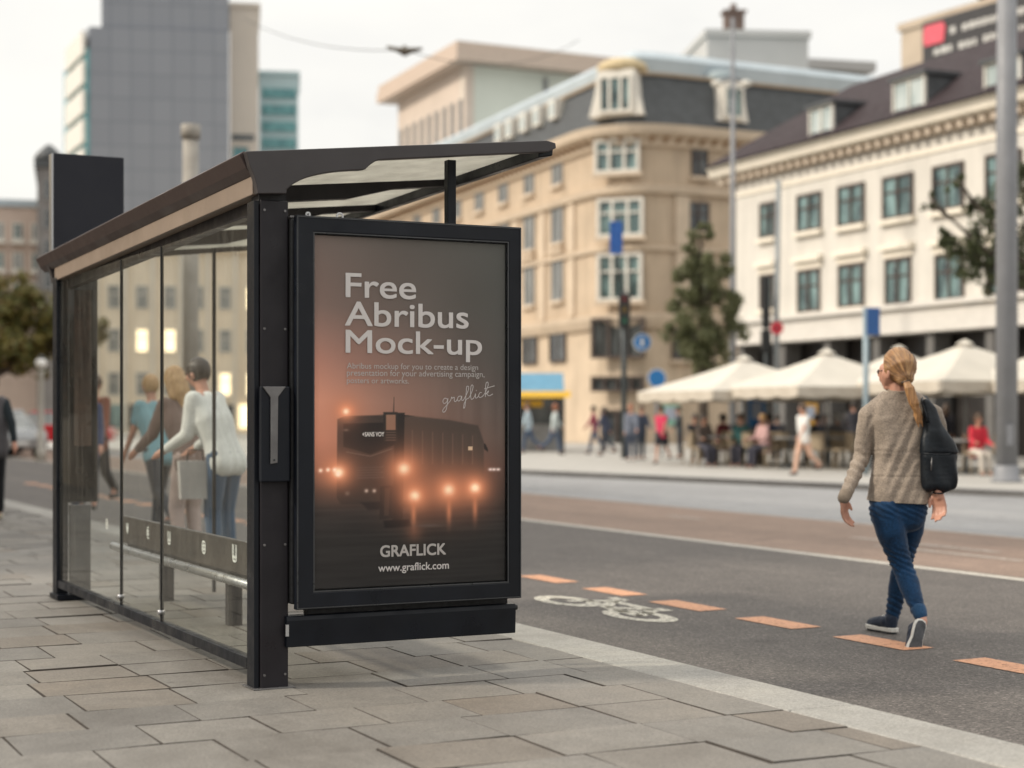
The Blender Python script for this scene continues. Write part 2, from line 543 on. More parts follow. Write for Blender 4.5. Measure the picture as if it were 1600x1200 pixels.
flat_ring(bm_, (3.3, 2.2), .27, .15, 0.85, 1.35)
flat_ring(bm_, (3.3, 3.15), .27, .15, 0.85, 1.35)
for p, q in (((3.3, 2.2), (3.62, 2.42)), ((3.62, 2.42), (3.38, 2.74)), ((3.38, 2.74), (3.3, 2.2)), ((3.38, 2.74), (3.66, 3.0)), ((3.62, 2.42), (3.66, 3.0)), ((3.3, 3.15), (3.78, 3.0)), ((3.7, 2.34), (3.7, 2.5)), ((3.78, 3.0), (3.8, 3.2))):
    flat_bar(bm_, p, q, .105)
bm_.v = [((x - 3.2) * .76 + 3.13, y, z) for x, y, z in bm_.v]
structure('bicycle_lane_symbol', bm_, worn('worn_symbol_paint', (0.70, 0.66, 0.56), 0.455))

# paving slabs: one sheet of separate slabs with uneven joints
pv = MB()
y = -6.0
while y < 40:
    rowd = R.choice([.38, .39, .41, .43]) if y < 14 else .5
    off = R.uniform(0, .5); x = 1.66
    gy = R.choice([.002, .003, .004, .007])
    x_end = -9 if y < 14 else -14
    while x > x_end:
        wdt = R.uniform(.38, .55) if y < 14 else 0.6
        if x == 1.66: wdt *= 0.35 + off
        x0, x1 = x - wdt, x
        gx = R.choice([.003, .004, .005, .007])
        a0, a1, b0, b1 = x0 + gx, x1 - .001, y + gy, y + rowd - .001
        z = WALK + R.gauss(0, .0013); tx, ty = R.gauss(0, .0014), R.gauss(0, .0014)
        c = .002
        def zz(px_, py_): return z + tx * (px_ - (a0 + a1) / 2) / .25 + ty * (py_ - (b0 + b1) / 2) / .25
        vs = [(a0 + c, b0 + c), (a1 - c, b0 + c), (a1 - c, b1 - c), (a0 + c, b1 - c)]
        lo = [(a0, b0), (a1, b0), (a1, b1), (a0, b1)]
        pv.add([(p[0], p[1], zz(*p)) for p in vs] + [(p[0], p[1], zz(*p) - .003) for p in lo] + [(p[0], p[1], WALK - .03) for p in lo],
               [(0, 1, 2, 3)] + [(4 + i, 4 + (i + 1) % 4, (i + 1) % 4, i) for i in range(4)] + [(8 + i, 8 + (i + 1) % 4, 4 + (i + 1) % 4, 4 + i) for i in range(4)])
        x = x0
    y += rowd


def paving_mat(name, cols, var=0.12):
    m, nt, b = material(name)
    gm = nt.nodes.new('ShaderNodeNewGeometry'); v = coords(nt)
    c = ramp(nt, gm.outputs['Random Per Island'], [(i / (len(cols) - 1), cc) for i, cc in enumerate(cols)])
    c = mixc(nt, 1, c, ramp(nt, noise_node(nt, v, 0.9, 7, 0.65), [(0.3, (0.74, 0.72, 0.70)), (0.5, (1, 1, 1)), (0.72, (1.14, 1.12, 1.08))]), 'MULTIPLY')
    c = mixc(nt, 1, c, ramp(nt, noise_node(nt, v, 7, 9, 0.75), [(0.3, 1 - var), (0.7, 1 + var)]), 'MULTIPLY')
    c = mixc(nt, 1, c, ramp(nt, noise_node(nt, v, 105, 4, 0.85), [(0.3, 0.55), (0.7, 1.40)]), 'MULTIPLY')
    # old gum and drip stains
    vo = nt.nodes.new('ShaderNodeTexVoronoi'); vo.inputs['Scale'].default_value = 2.1; nt.links.new(v, vo.inputs['Vector'])
    c = mixc(nt, 1, c, ramp(nt, vo.outputs['Distance'], [(0.02, 0.72), (0.05, 1.0)]), 'MULTIPLY')
    nt.links.new(c, b.inputs['Base Color'])
    b.inputs['Roughness'].default_value = 0.66; b.inputs['Specular IOR Level'].default_value = 0.4
    bump(nt, b, noise_node(nt, v, 120, 5, 0.7), 0.003, 0.55)
    return m


pvo = structure('pavement', pv, paving_mat('paving_slabs', [(0.15, 0.14, 0.127), (0.188, 0.176, 0.159), (0.168, 0.156, 0.14), (0.20, 0.188, 0.17), (0.162, 0.14, 0.117), (0.193, 0.182, 0.165), (0.14, 0.131, 0.12)]))
pvo.data.materials.append(plain('joint_sand', (0.05, 0.042, 0.036), 0.95, 0.3, 8))
pvo.data.polygons.foreach_set('material_index', ([0] + [1] * 8) * (len(pvo.data.polygons) // 9))
bed = MB(); bed.add([(-60, -30, .084), (1.7, -30, .084), (1.7, 200, .084), (-60, 200, .084)], [(0, 1, 2, 3)])
structure('pavement_bed', bed, plain('joint_grit', (0.022, 0.019, 0.017), 0.9, 0.3, 8))
fp = MB(); fp.box(-60, 40, .07, 1.66, 200, WALK); fp.box(-60, -30, .07, -14, 40, WALK)
structure('pavement_beyond', fp, plain('far_paving', (0.24, 0.225, 0.2), 0.75, 0.15, 1.5))
kb = MB(); y = -12.0
while y < 200:
    L = 1.5 if y < 20 else 12
    kb.box(1.665, y + .0015, -.1, 2.0, y + L - .0015, WALK + R.uniform(-.001, .001)); y += L
kerb = structure('kerb', kb, paving_mat('kerb_concrete', [(0.27, 0.26, 0.238), (0.29, 0.28, 0.258), (0.278, 0.265, 0.243)]))
bv = kerb.modifiers.new('bevel', 'BEVEL'); bv.width = .012; bv.segments = 2

# pavement on the far side, with its own kerb
fk = [(24, 8), (8.53, 28.25), (.294, 38.96), (-5.0, 46.2), (-13, 58), (-40, 96), (-40, 260), (140, 260), (140, 8)]
fw = MB(); fw.prism(fk, -.15, -.003)
structure('far_pavement', fw, plain('far_pavement_stone', (0.36, 0.345, 0.32), 0.7, 0.12, 1.2), (0, 0, 0), 0)
kr = MB()
for a, b in zip(fk[:5], fk[1:6]):
    a = Vector(a); b = Vector(b); d = (b - a).normalized(); nrm = Vector((d.y, -d.x)) * 0.28
    q = [a, b, b + nrm, a + nrm]
    kr.prism([(p.x, p.y) for p in q], -.14, .004)
structure('far_kerb', kr, plain('far_kerb_stone', (0.16, 0.16, 0.165), 0.75, 0.15, 2), (0, 0, 0), 0)
# ================================================================== BUS SHELTER
sh = empty('bus_shelter', (O.x, O.y, WALK), TH, 'black framed glass bus shelter with a poster case on its near end', 'bus shelter')
SAG = -0.021                                   # the roof line falls a little towards the far end


def sh_z(y): return SAG * y


def sheared(mb):
    mb.v = [(x, y, z + sh_z(y)) for x, y, z in mb.v]; return mb


LEN = 4.0
# near post, its dark seal strip and foot
p = MB(); p.box(-.052, -.062, 0, .074, .06, 2.105); p.build('post', M['metal'], sh, bevel=.006)
p = MB(); p.box(-.077, -.05, 0, -.054, .05, 2.10); p.build('glazing_channel', M['metal_navy'], sh, bevel=.003)
p = MB(); p.box(-.09, -.085, .001, .10, .085, .006); p.build('foot_plate', M['darksteel'], sh, bevel=.002)
p = MB(); p.box(-.085, LEN - .07, 0, -.01, LEN + .05, 2.06); p.build('post', M['metal_navy'], sh, bevel=.006)
p = MB(); p.box(-.10, LEN - .16, 0.001, .12, LEN + .07, .035); p.build('foot_plate', M['metal_navy'], sh, bevel=.004)
# bolts on the post face and the fascia
for bx_, bz_ in ((-.035, .06), (.058, .06), (-.035, .62), (.058, .62), (-.035, 1.55), (.058, 1.55), (-.035, 2.06), (.058, 2.06)):
    p = MB(); p.tube([(bx_, -.0615, bz_), (bx_, -.066, bz_)], .0055, 8); p.build('bolt', M['darksteel'], sh)
# slim street-side posts
for yy in (.14, LEN - .1):
    w_s = .0 if yy < 1 else .012
    p = MB(); p.box(.925 + w_s, yy, .36 if yy < 1 else 0, .968 - w_s, yy + .045 - w_s, 2.372 + sh_z(yy)); p.build('slim_post', M['metal_navy'], sh, bevel=.004)


# end fascia of the roof: outline taken on the plane of the near end
def O2(px, py): return ony(px, py, -.06)


def arc(p0, p1, p2, n=8):
    return [tuple((1 - t) ** 2 * a + 2 * t * (1 - t) * b + t * t * c for a, b, c in zip(p0, p1, p2)) for t in [i / n for i in range(n + 1)]]


top = [O2(380, 239), O2(620, 230), O2(848, 222)]
tip = [O2(862, 226), O2(863, 234), O2(850, 240)]
under = [O2(735, 245), O2(592, 252)] + arc(O2(585, 253), O2(574, 258), O2(566, 267), 4) + arc(O2(560, 268), O2(470, 270), O2(443, 299), 10) + [O2(443, 305)]
left = [O2(398, 305)] + arc(O2(397, 296), O2(394, 278), O2(386, 262), 5)
outline = top + tip + under + left
for yy, nm in ((-.10, 'fascia'), (LEN + .08, 'fascia')):
    p = MB(); p.prism(outline, yy, yy + .045, 'y'); p.v = [(x, y, z + sh_z(yy)) for x, y, z in p.v]
    p.build('roof_fascia', M['fascia'], sh, bevel=.004)
p = MB(); p.box(-.056, -.05, 2.085, .066, .05, 2.13); p.build('post_collar', M['rubber'], sh)
# translucent roof sheet with its ribs
ZL, ZR = 2.285, 2.425
m_, nt, b = material('roof_sheet')
v = coords(nt)
c = ramp(nt, noise_node(nt, v, 7, 8, 0.7), [(0.3, (0.58, 0.57, 0.53)), (0.7, (0.80, 0.79, 0.74))])
nt.links.new(c, b.inputs['Base Color']); b.inputs['Roughness'].default_value = 0.5
bump(nt, b, noise_node(nt, coords(nt, (3, 14, 3)), 8, 6), .01, .8)
t = nt.nodes.new('ShaderNodeBsdfTranslucent'); nt.links.new(c, t.inputs['Color'])
mx = nt.nodes.new('ShaderNodeMixShader'); mx.inputs[0].default_value = 0.62
nt.links.new(b.outputs[0], mx.inputs[1]); nt.links.new(t.outputs[0], mx.inputs[2])
nt.links.new(mx.outputs[0], nt.nodes['Material Output'].inputs['Surface'])
p = MB(); p.prism([(-.12, ZL), (1.33, ZR), (1.33, ZR + .012), (-.12, ZL + .012)], -.05, LEN + .07, 'y'); sheared(p).build('roof_sheet', m_, sh)
for yy in (.95, 1.95, 2.95):
    p = MB(); p.prism([(-.06, ZL - .075), (.75, ZL + .005), (1.0, ZL + .07), (1.32, ZR - .035), (1.32, ZR - .002), (-.06, ZL + .003)], yy, yy + .06, 'y')
    sheared(p).build('rafter', M['metal'], sh)
# street-side edge beam, inner purlin and the deep dark beam above the open front
p = MB(); p.prism([(1.30, ZR - .05), (1.375, ZR - .035), (1.378, ZR + .01), (1.30, ZR + .015)], -.055, LEN + .08, 'y'); sheared(p).build('edge_beam', M['metal_navy'], sh, bevel=.006)
# back gutter and beige beam over the glass
p = MB(); p.prism([(-.145, 2.292), (-.125, 2.306), (-.05, 2.30), (-.05, 2.21), (-.085, 2.205), (-.115, 2.235)], -.055, LEN + .3, 'y'); sheared(p).build('gutter', M['metal_brown'], sh, bevel=.004)
p = MB(); p.box(-.082, -.04, 2.125, -.02, LEN, 2.206); sheared(p).build('glass_beam', M['bronze'], sh, bevel=.003)
p = MB(); p.box(-.018, .07, 2.07, .03, LEN - .08, 2.20); sheared(p).build('inner_beam', M['metal'], sh)
p = MB(); p.box(-.078, .05, .075, -.03, LEN - .07, .125); p.build('bottom_rail', M['metal_navy'], sh, bevel=.004)
# side panes with dark butt joints and steel fixings
seams = [.06, 1.496, 2.336, LEN - .07]
for a, b_ in zip(seams, seams[1:]):
    p = MB(); p.box(-.064, a + .005, .125, -.056, b_ - .005, 2.125 + SAG * 4); gp = p.build('glass_pane', M['glass'], sh)
for s in seams[1:3]:
    p = MB(); p.box(-.068, s - .0045, .125, -.052, s + .0045, 2.04); p.build('pane_seal', M['rubber'], sh)
    for z in (.17,):
        q = MB(); q.tube([(-.082, s, z), (-.05, s, z)], .014, 12); q.build('glass_clamp', M['steel'], sh)
# far end wall: a dark case behind glass and a pale leg under it
fx = ony(153, 600, LEN - .1)[0]
p = MB(); p.box(-.02, LEN - .10, .62, fx, LEN - .03, 2.06); ec = p.build('end_panel', M['darkpanel'], sh, bevel=.01)
p = MB(); p.box(.02, LEN - .104, .98, fx - .04, LEN - .101, 1.98)
p.build('notice_sheet', plain('dark_notice_leaf_reflection', (0.05, 0.027, 0.018), 0.35, 0.85, 5), ec)  # rusty mottling on the sheet paints in mirrored foliage
p = MB(); p.box(.0, LEN - .08, .0, .13, LEN - .04, .6); p.build('end_leg', M['darksteel'], sh)
# back board of the seat with pale letters, steel rail below
BX = .30
yb0, yb1 = onx(388, 800, BX)[0] + .02, LEN - .15
zt0 = onx(388, 858, BX)[1]; zb0 = onx(388, 900, BX)[1]
zt1 = onx(140, 787, BX)[1]; zb1 = onx(130, 832, BX)[1]
zt, zb = (zt0 + zt1) / 2, (zb0 + zb1) / 2
bench = empty('bench', (0, 0, 0)); bench.parent = sh
p = MB(); p.box(BX, .12, zb, BX + .03, yb1, zt); p.build('backboard', plain('dark_brown_board', (0.045, 0.037, 0.031), 0.4, 0.25, 3), bench, bevel=.005)
p = MB(); p.tube([(BX - .03, .06, zb - .03), (BX - .03, yb1 + .05, zb - .03)], .026, 14); p.build('rail', M['steel'], bench)
p = MB(); p.box(BX + .05, .12, zb - .04, BX + .42, yb1, zb - .0); p.build('seat', plain('grey_bench_seat', (0.16, 0.15, 0.14), 0.5, 0.2, 4), bench, bevel=.01)
for yy in (2.1, 3.5):
    p = MB(); p.box(BX + .18, yy, .0, BX + .26, yy + .06, zb - .045); p.build('leg', M['metal'], bench)
for ch, px, py, s in (('I', 138, 826, 16), ('O', 167, 829, 16), ('v', 199, 840, 15), ('\u20ac', 231, 848, 15), ('U', 264, 857, 18), ('O', 318, 873, 22), ('U', 366, 886, 26)):
    ly, lz = onx(px, py, BX)
    h = s / FPX * (O + U * ly + V * BX).y
    text_mesh(ch, 'lettering', M['white'], bench, h * .72 if ch != 'I' else h * .2, None, BX - .003, ly + h * .3, (zb + zt) / 2 - h * .34, (math.pi / 2, 0, -math.pi / 2), bold=.02)
    lo_ = COL.objects[-1]
# box with a Y shaped steel pull on the post
p = MB(); p.box(-.062, -.098, .892, .070, -.063, 1.302); hb = p.build('post_box', M['metal_navy'], sh, bevel=.006)
def PB(px, py): return ony(px, py, -.1)
yo = [PB(410, 604), PB(446, 604), PB(434, 620), PB(433, 723), PB(422, 725), PB(422, 621)]
p = MB(); p.prism(yo, -.108, -.099, 'y'); p.build('pull_plate', M['darksteel'], hb, bevel=.002)
p = MB(); p.tube([((yo[3][0] + yo[4][0]) / 2, -.112, yo[3][1] + .012), ((yo[3][0] + yo[4][0]) / 2, -.107, yo[3][1] + .012)], .004, 8); p.build('screw', M['rubber'], hb)

# dark sign box standing on the far end of the roof
sx0, sz0 = ony(85, 238, LEN); sx1, sz1 = ony(195, 243, LEN)
sb = empty('roof_sign_box', (street(0, LEN, 0) + Vector((0, 0, WALK))), TH, 'blank dark grey box sign rising above the far end of the shelter roof', 'sign box')
p = MB(); p.box(sx0, .02, 2.24 + SAG * LEN + .0, sx1, .12, sz0); p.build('box_body', plain('slate_paint', (0.0125, 0.0135, 0.020), 0.5, 0.06, 2, spec=.25), sb, bevel=.006)
p = MB(); p.box(sx0 - .012, .03, 2.25 + SAG * LEN, sx0 - .001, .11, sz0 - .003); p.build('edge_trim', M['steel'], sb)

# ------------------------------------------------------------------ poster case
case = empty('poster_case', (0, 0, 0)); case.parent = sh
FY = -.13                                      # front plane of the case
def PF(px, py, y=FY): return ony(px, py, y)
xl, xr = PF(463, 640)[0], PF(815, 640)[0]
ztop = (PF(463, 337)[1] + PF(815, 354)[1]) / 2; zbot = (PF(463, 955)[1] + PF(815, 933)[1]) / 2
px0, px1 = PF(494, 640)[0], PF(792, 640)[0]
pz1 = (PF(494, 368)[1] + PF(792, 380)[1]) / 2; pz0 = (PF(494, 920)[1] + PF(792, 908)[1]) / 2
p = MB(); p.box(.078, FY + .05, zbot + .02, xr - .03, .0, ztop - .008); p.build('case_body', M['rubber'], case, bevel=.008)
# front frame made of four mitred members
def frame_ring(x0, z0, x1, z1, w, y0, y1, mat, name, parent, bevel):
    m = MB()
    o = [(x0, z0), (x1, z0), (x1, z1), (x0, z1)]; i = [(x0 + w[0], z0 + w[1]), (x1 - w[2], z0 + w[1]), (x1 - w[2], z1 - w[3]), (x0 + w[0], z1 - w[3])]
    vs = [(a, y0, c) for a, c in o] + [(a, y0, c) for a, c in i] + [(a, y1, c) for a, c in o] + [(a, y1, c) for a, c in i]
    fs = []
    for k in range(4):
        j = (k + 1) % 4
        fs += [(k, j, 4 + j, 4 + k), (8 + j, 8 + k, 12 + k, 12 + j), (8 + k, 8 + j, j, k), (4 + k, 4 + j, 12 + j, 12 + k)]
    m.add(vs, fs); return m.build(name, mat, parent, bevel=bevel)
frame_ring(xl, zbot, xr, ztop, (px0 - xl - .012, pz0 - zbot - .012, xr - px1 - .012, ztop - pz1 - .012), FY, FY + .035, M['metal_navy'], 'front_frame', case, .004)
frame_ring(px0 - .012, pz0 - .012, px1 + .012, pz1 + .012, (.006,) * 4, FY + .002, FY + .012, M['lip'], 'inner_lip', case, .001)
frame_ring(xl + .004, zbot + .004, xr - .004, ztop - .004, (.004,) * 4, FY - .003, FY + .002, M['lip'], 'outer_lip', case, 0)
p = MB(); p.box(px0 - .004, FY + .006, pz0 - .004, px1 + .004, FY + .009, pz1 + .004); p.build('cover_glass', M['glass_ad'], case)
for px, k in ((540, 1), (490, .6)):
    cx = PF(px, 335)[0]
    q = MB()
    for i in range(12):
        a, b2 = math.pi * 2 * i / 12, math.pi * 2 * (i + 1) / 12
        q.tube([(cx + .014 * k * math.cos(a), FY + .07, ztop + .012 + .014 * k * math.sin(a)), (cx + .014 * k * math.cos(b2), FY + .07, ztop + .012 + .014 * k * math.sin(b2))], .005, 8)
    q.build('lifting_eye', plain('white_plastic', (0.6, 0.6, 0.6), 0.35, 0.1, 10), case)
p = MB(); p.box(xl - .01, FY + .05, ztop - .006, xr - .1, -.01, ztop + .002); p.build('top_strip', M['darksteel'], case)
# lower beam with a knob and a hinge
bx0, bx1 = ony(447, 990, -.08)[0], ony(805, 970, -.08)[0]
bz1 = ony(447, 963, -.08)[1]; bz0 = ony(447, 1012, -.08)[1]
lb = empty('lower_beam', (0, 0, 0)); lb.parent = sh
p = MB(); p.prism([(-.085, bz1), (-.09, bz1 - .02), (-.085, bz0), (-.02, bz0), (-.02, bz1)], bx0, bx1, 'x'); p.build('beam', M['metal_navy'], lb, bevel=.004)
p = MB(); p.box(bx0 + .1, -.06, bz1 + .001, bx1 - .03, -.02, zbot + .03); p.build('spacer', M['rubber'], lb)
p = MB(); p.tube([(bx1, -.06, bz1 - .02), (bx1 + .018, -.06, bz1 - .02)], .012, 10); p.build('knob', M['rubber'], lb)
p = MB(); p.box(bx0 - .006, -.094, bz0 + .05, bx0 + .008, -.086, bz0 + .1); p.build('latch', M['steel'], lb)


# ---- printed picture: colours computed per point of a fine grid
def paint_poster(nx=250, ny=460):
    X, Y = np.meshgrid(np.linspace(0, 1, nx + 1), np.linspace(0, 1, ny + 1))
    PX = 494 + 298 * X; T = 368 + 12 * X; PY = T + Y * (552 - 24 * X)
    yk = [0, .2, .35, .47, .58, .66, .72, .78, .86, 1]
    L = np.array([(112, 97, 90), (128, 104, 95), (172, 122, 106), (205, 142, 118), (196, 130, 106), (160, 106, 87), (92, 70, 60), (60, 53, 50), (50, 46, 44), (45, 42, 41)], float)
    Rr = np.array([(80, 80, 76), (82, 81, 77), (84, 80, 76), (92, 82, 77), (98, 82, 75), (94, 74, 67), (72, 61, 56), (56, 51, 49), (48, 45, 43), (43, 41, 40)], float)
    img = np.zeros((ny + 1, nx + 1, 3))
    e = np.clip(X, 0, 1) ** .75
    for c in range(3):
        img[..., c] = np.interp(Y, yk, L[:, c]) * (1 - e) + np.interp(Y, yk, Rr[:, c]) * e
    rng = np.random.RandomState(3)

    def soft(n, k):
        a = rng.rand(n[0], n[1])
        yi = np.linspace(0, n[0] - 1.001, ny + 1); xi = np.linspace(0, n[1] - 1.001, nx + 1)
        y0 = yi.astype(int); x0 = xi.astype(int); fy = (yi - y0)[:, None]; fx_ = (xi - x0)[None]
        return ((a[y0][:, x0] * (1 - fx_) + a[y0][:, x0 + 1] * fx_) * (1 - fy) + (a[y0 + 1][:, x0] * (1 - fx_) + a[y0 + 1][:, x0 + 1] * fx_) * fy - .5) * k
    img += soft((8, 6), 8)[..., None]
    img += soft((3, 60), 12)[..., None] * np.clip((X - .45) * 2, 0, 1)[..., None] * np.exp(-((Y - .48) / .12) ** 2)[..., None]   # faint trees

    def poly(pts, blur=1.2):
        """Soft mask of a convex polygon given in photo pixels (clockwise on screen)."""
        m = np.full(X.shape, 1e9)
        for (ax, ay), (bx, by) in zip(pts, pts[1:] + pts[:1]):
            l = math.hypot(bx - ax, by - ay)
            m = np.minimum(m, ((bx - ax) * (PY - ay) - (by - ay) * (PX - ax)) / l)
        return np.clip(m / blur + .5, 0, 1)

    def fill(pts, col, a=1.0, blur=1.2):
        k = (poly(pts, blur) * a)[..., None]; img[:] = img * (1 - k) + np.array(col, float) * k

    def glow(x, y, r, col, a=1.0, sy=1.0):
        d = np.exp(-(((PX - x) / r) ** 2 + ((PY - y) / (r * sy)) ** 2)) * a
        img[:] = img + (np.array(col, float) - img) * np.clip(d, 0, 1)[..., None]
    # wet road: dark with horizontal streaks
    wet = np.clip((PY - 770) / 25, 0, 1)
    img += (soft((150, 6), 12) * wet)[..., None]
    fill([(494, 760), (792, 775), (792, 771), (494, 757)], (70, 54, 47), .5, 6)
    # bus: long side, front, roof edge
    fill([(622, 648), (700, 656), (748, 665), (757, 690), (758, 762), (700, 775), (622, 786)], (74, 64, 58), .85, 3)
    fill([(528, 655), (540, 650), (622, 648), (626, 788), (533, 788), (527, 778)], (57, 51, 48), .92, 2)
    fill([(540, 650), (622, 647), (748, 664), (748, 667), (622, 651), (540, 653)], (40, 37, 37), .8, 1.5)
    fill([(537, 662), (616, 660), (616, 695), (578, 710), (537, 698)], (36, 34, 34), .85, 1.5)     # windscreen
    fill([(541, 705), (578, 712), (578, 714), (541, 707)], (110, 100, 94), .5, 1)
    fill([(578, 712), (612, 700), (612, 702), (578, 714)], (110, 100, 94), .5, 1)
    fill([(556, 728), (600, 726), (600, 748), (556, 750)], (62, 57, 55), .7, 2)                     # plate area
    for i in range(5): fill([(558, 730 + 4 * i), (598 - 5 * (i % 2), 729 + 4 * i), (598 - 5 * (i % 2), 731 + 4 * i), (558, 732 + 4 * i)], (80, 73, 70), .5, 1)
    for i in range(7):                                                                              # side windows and door leaves
        x0 = 640 + 16 * i
        fill([(x0, 668 + 1.4 * i), (x0 + 11, 669 + 1.4 * i), (x0 + 11, 735 - 1.5 * i), (x0, 737 - 1.5 * i)], (84, 70, 63), .6, 2)
        fill([(x0 + 2, 672 + 1.4 * i), (x0 + 4, 672 + 1.4 * i), (x0 + 4, 725), (x0 + 2, 726)], (120, 96, 84), .45, 1.2)
    fill([(732, 698), (739, 698), (739, 704), (732, 704)], (205, 180, 150), .9, 1)
    fill([(750, 690), (760, 694), (764, 702), (764, 712), (759, 712), (758, 702), (750, 696)], (40, 37, 36), .9, 1.5)   # mirror
    fill([(563, 785), (640, 782), (640, 793), (575, 797)], (34, 32, 33), .7, 4)
    for x in (572, 584): glow(x, 767, 3, (200, 190, 180), .9)
    glow(543, 771, 3.5, (120, 112, 106), .7)
    # stop pole in front of the bus
    fill([(616, 645), (631, 645), (628, 812), (612, 815)], (41, 38, 37), .95, 1.5)
    fill([(598, 644), (620, 644), (620, 690), (598, 690)], (50, 45, 43), .95, 1.5)
    fill([(602, 648), (617, 648), (617, 672), (602, 672)], (150, 112, 92), .9, 1.5)
    for i in range(4): fill([(602, 675 + 4 * i), (617, 675 + 4 * i), (617, 676.5 + 4 * i), (602, 676.5 + 4 * i)], (120, 98, 86), .6, 1)
    fill([(593, 760), (616, 758), (614, 810), (592, 812)], (44, 41, 40), .95, 1.5)
    fill([(600, 763), (608, 763), (606, 806), (599, 806)], (70, 60, 54), .6, 1.5)
    fill([(598, 814), (638, 812), (642, 823), (600, 825)], (26, 25, 26), .9, 3)
    fill([(614, 620), (615, 620), (615, 645), (613, 645)], (60, 52, 48), .8, 1)
    # lamps and their halos
    for x, y, r in ((541, 643, 9), (530, 738, 14), (630, 733, 17), (647, 775, 15), (701, 766, 16), (743, 763, 14)):
        glow(x, y, r * 3.0, (186, 112, 80), .5); glow(x, y, r * 1.4, (240, 150, 108), .9); glow(x, y, r * .5, (255, 230, 196), 1)
    for x, y in ((503, 735), (514, 734), (524, 734), (529, 741)): glow(x, y, 3.2, (255, 224, 200), .95)
    for x in (768, 774, 781): glow(x, 734, 3.4, (230, 210, 205), .9, .7)
    for x, y0 in ((645, 790), (701, 785), (743, 780)):
        glow(x, y0 + 14, 4, (205, 128, 92), .75, 5)
    glow(646, 830, 14, (150, 98, 74), .5, 1.2); glow(670, 822, 22, (105, 92, 86), .5, .12)
    glow(500, 660, 55, (198, 130, 104), .25, 1.4)
    glow(541, 672, 4, (150, 120, 104), .6, .5)
    return np.clip(img, 0, 255) / 255.0


def poster_mesh():
    nx, ny = 250, 460
    img = paint_poster(nx, ny)
    lini = np.where(img <= .04045, img / 12.92, ((img + .055) / 1.055) ** 2.4)
    lini = lini * 1.28 * np.clip(lini.mean(-1, keepdims=True) / .2, .02, 3) ** .22
    xs = np.linspace(px0, px1, nx + 1); zs = np.linspace(pz1, pz0, ny + 1)
    me = bpy.data.meshes.new('poster')
    XX, ZZ = np.meshgrid(xs, zs)
    co = np.stack([XX, np.full_like(XX, FY + .02), ZZ], -1).reshape(-1, 3)
    idx = np.arange((nx + 1) * (ny + 1)).reshape(ny + 1, nx + 1)
    faces = np.stack([idx[1:, :-1], idx[1:, 1:], idx[:-1, 1:], idx[:-1, :-1]], -1).reshape(-1, 4)
    me.from_pydata(co.tolist(), [], faces.tolist()); me.update()
    at_ = me.color_attributes.new('print', 'FLOAT_COLOR', 'POINT')
    rgba = np.concatenate([lini.reshape(-1, 3), np.ones((len(co), 1))], 1)
    at_.data.foreach_set('color', rgba.ravel())
    m, nt, b = material('printed_paper')
    a = nt.nodes.new('ShaderNodeAttribute'); a.attribute_name = 'print'
    nt.links.new(a.outputs['Color'], b.inputs['Base Color']); b.inputs['Roughness'].default_value = .55
    b.inputs['Specular IOR Level'].default_value = .3
    me.materials.append(m)
    o = bpy.data.objects.new('poster', me); COL.objects.link(o); o.parent = case
    return o


poster_mesh()
INK = plain('pale_ink', (0.60, 0.565, 0.55), 0.6, 0.04, 3)
INK2 = plain('dim_ink', (0.45, 0.42, 0.40), 0.6, 0.04, 3)
TY = FY + .0165


def put_text(s, xa, xb, ybase, mat, name, bold=0.0, cap_px=None):
    xa_, xb_ = PF(xa, ybase, TY)[0], PF(xb, ybase, TY)[0]
    f = ((xa + xb) / 2 - 494) / 298
    z = PF((xa + xb) / 2, ybase, TY)[1]
    o = text_mesh(s, name, mat, case, xb_ - xa_, None, xa_, TY, z, bold=bold)
    if cap_px:
        zz = [v.co.y for v in o.data.vertices]
        want = cap_px / FPX * 7.6; k = want / max(zz)
        for v in o.data.vertices: v.co.y *= k
    return o


put_text('Free', 540, 649, 466, INK, 'headline', .0035, 37)
put_text('Abribus', 539, 731, 511, INK, 'headline', .0035, 37)
put_text('Mock-up', 540, 752, 553, INK, 'headline', .0035, 35)
put_text('Abribus mockup for you to create a design', 542, 747, 577, INK2, 'paragraph', 0)
put_text('presentation for your advertising campaign,', 542, 757, 588, INK2, 'paragraph', 0)
put_text('posters or artworks.', 542, 639, 599, INK2, 'paragraph', 0)
put_text('GRAFLICK', 594, 696, 868.5, INK2, 'logo', .003, 18)
put_text('www.graflick.com', 591, 701, 891, INK, 'web_address', .001)


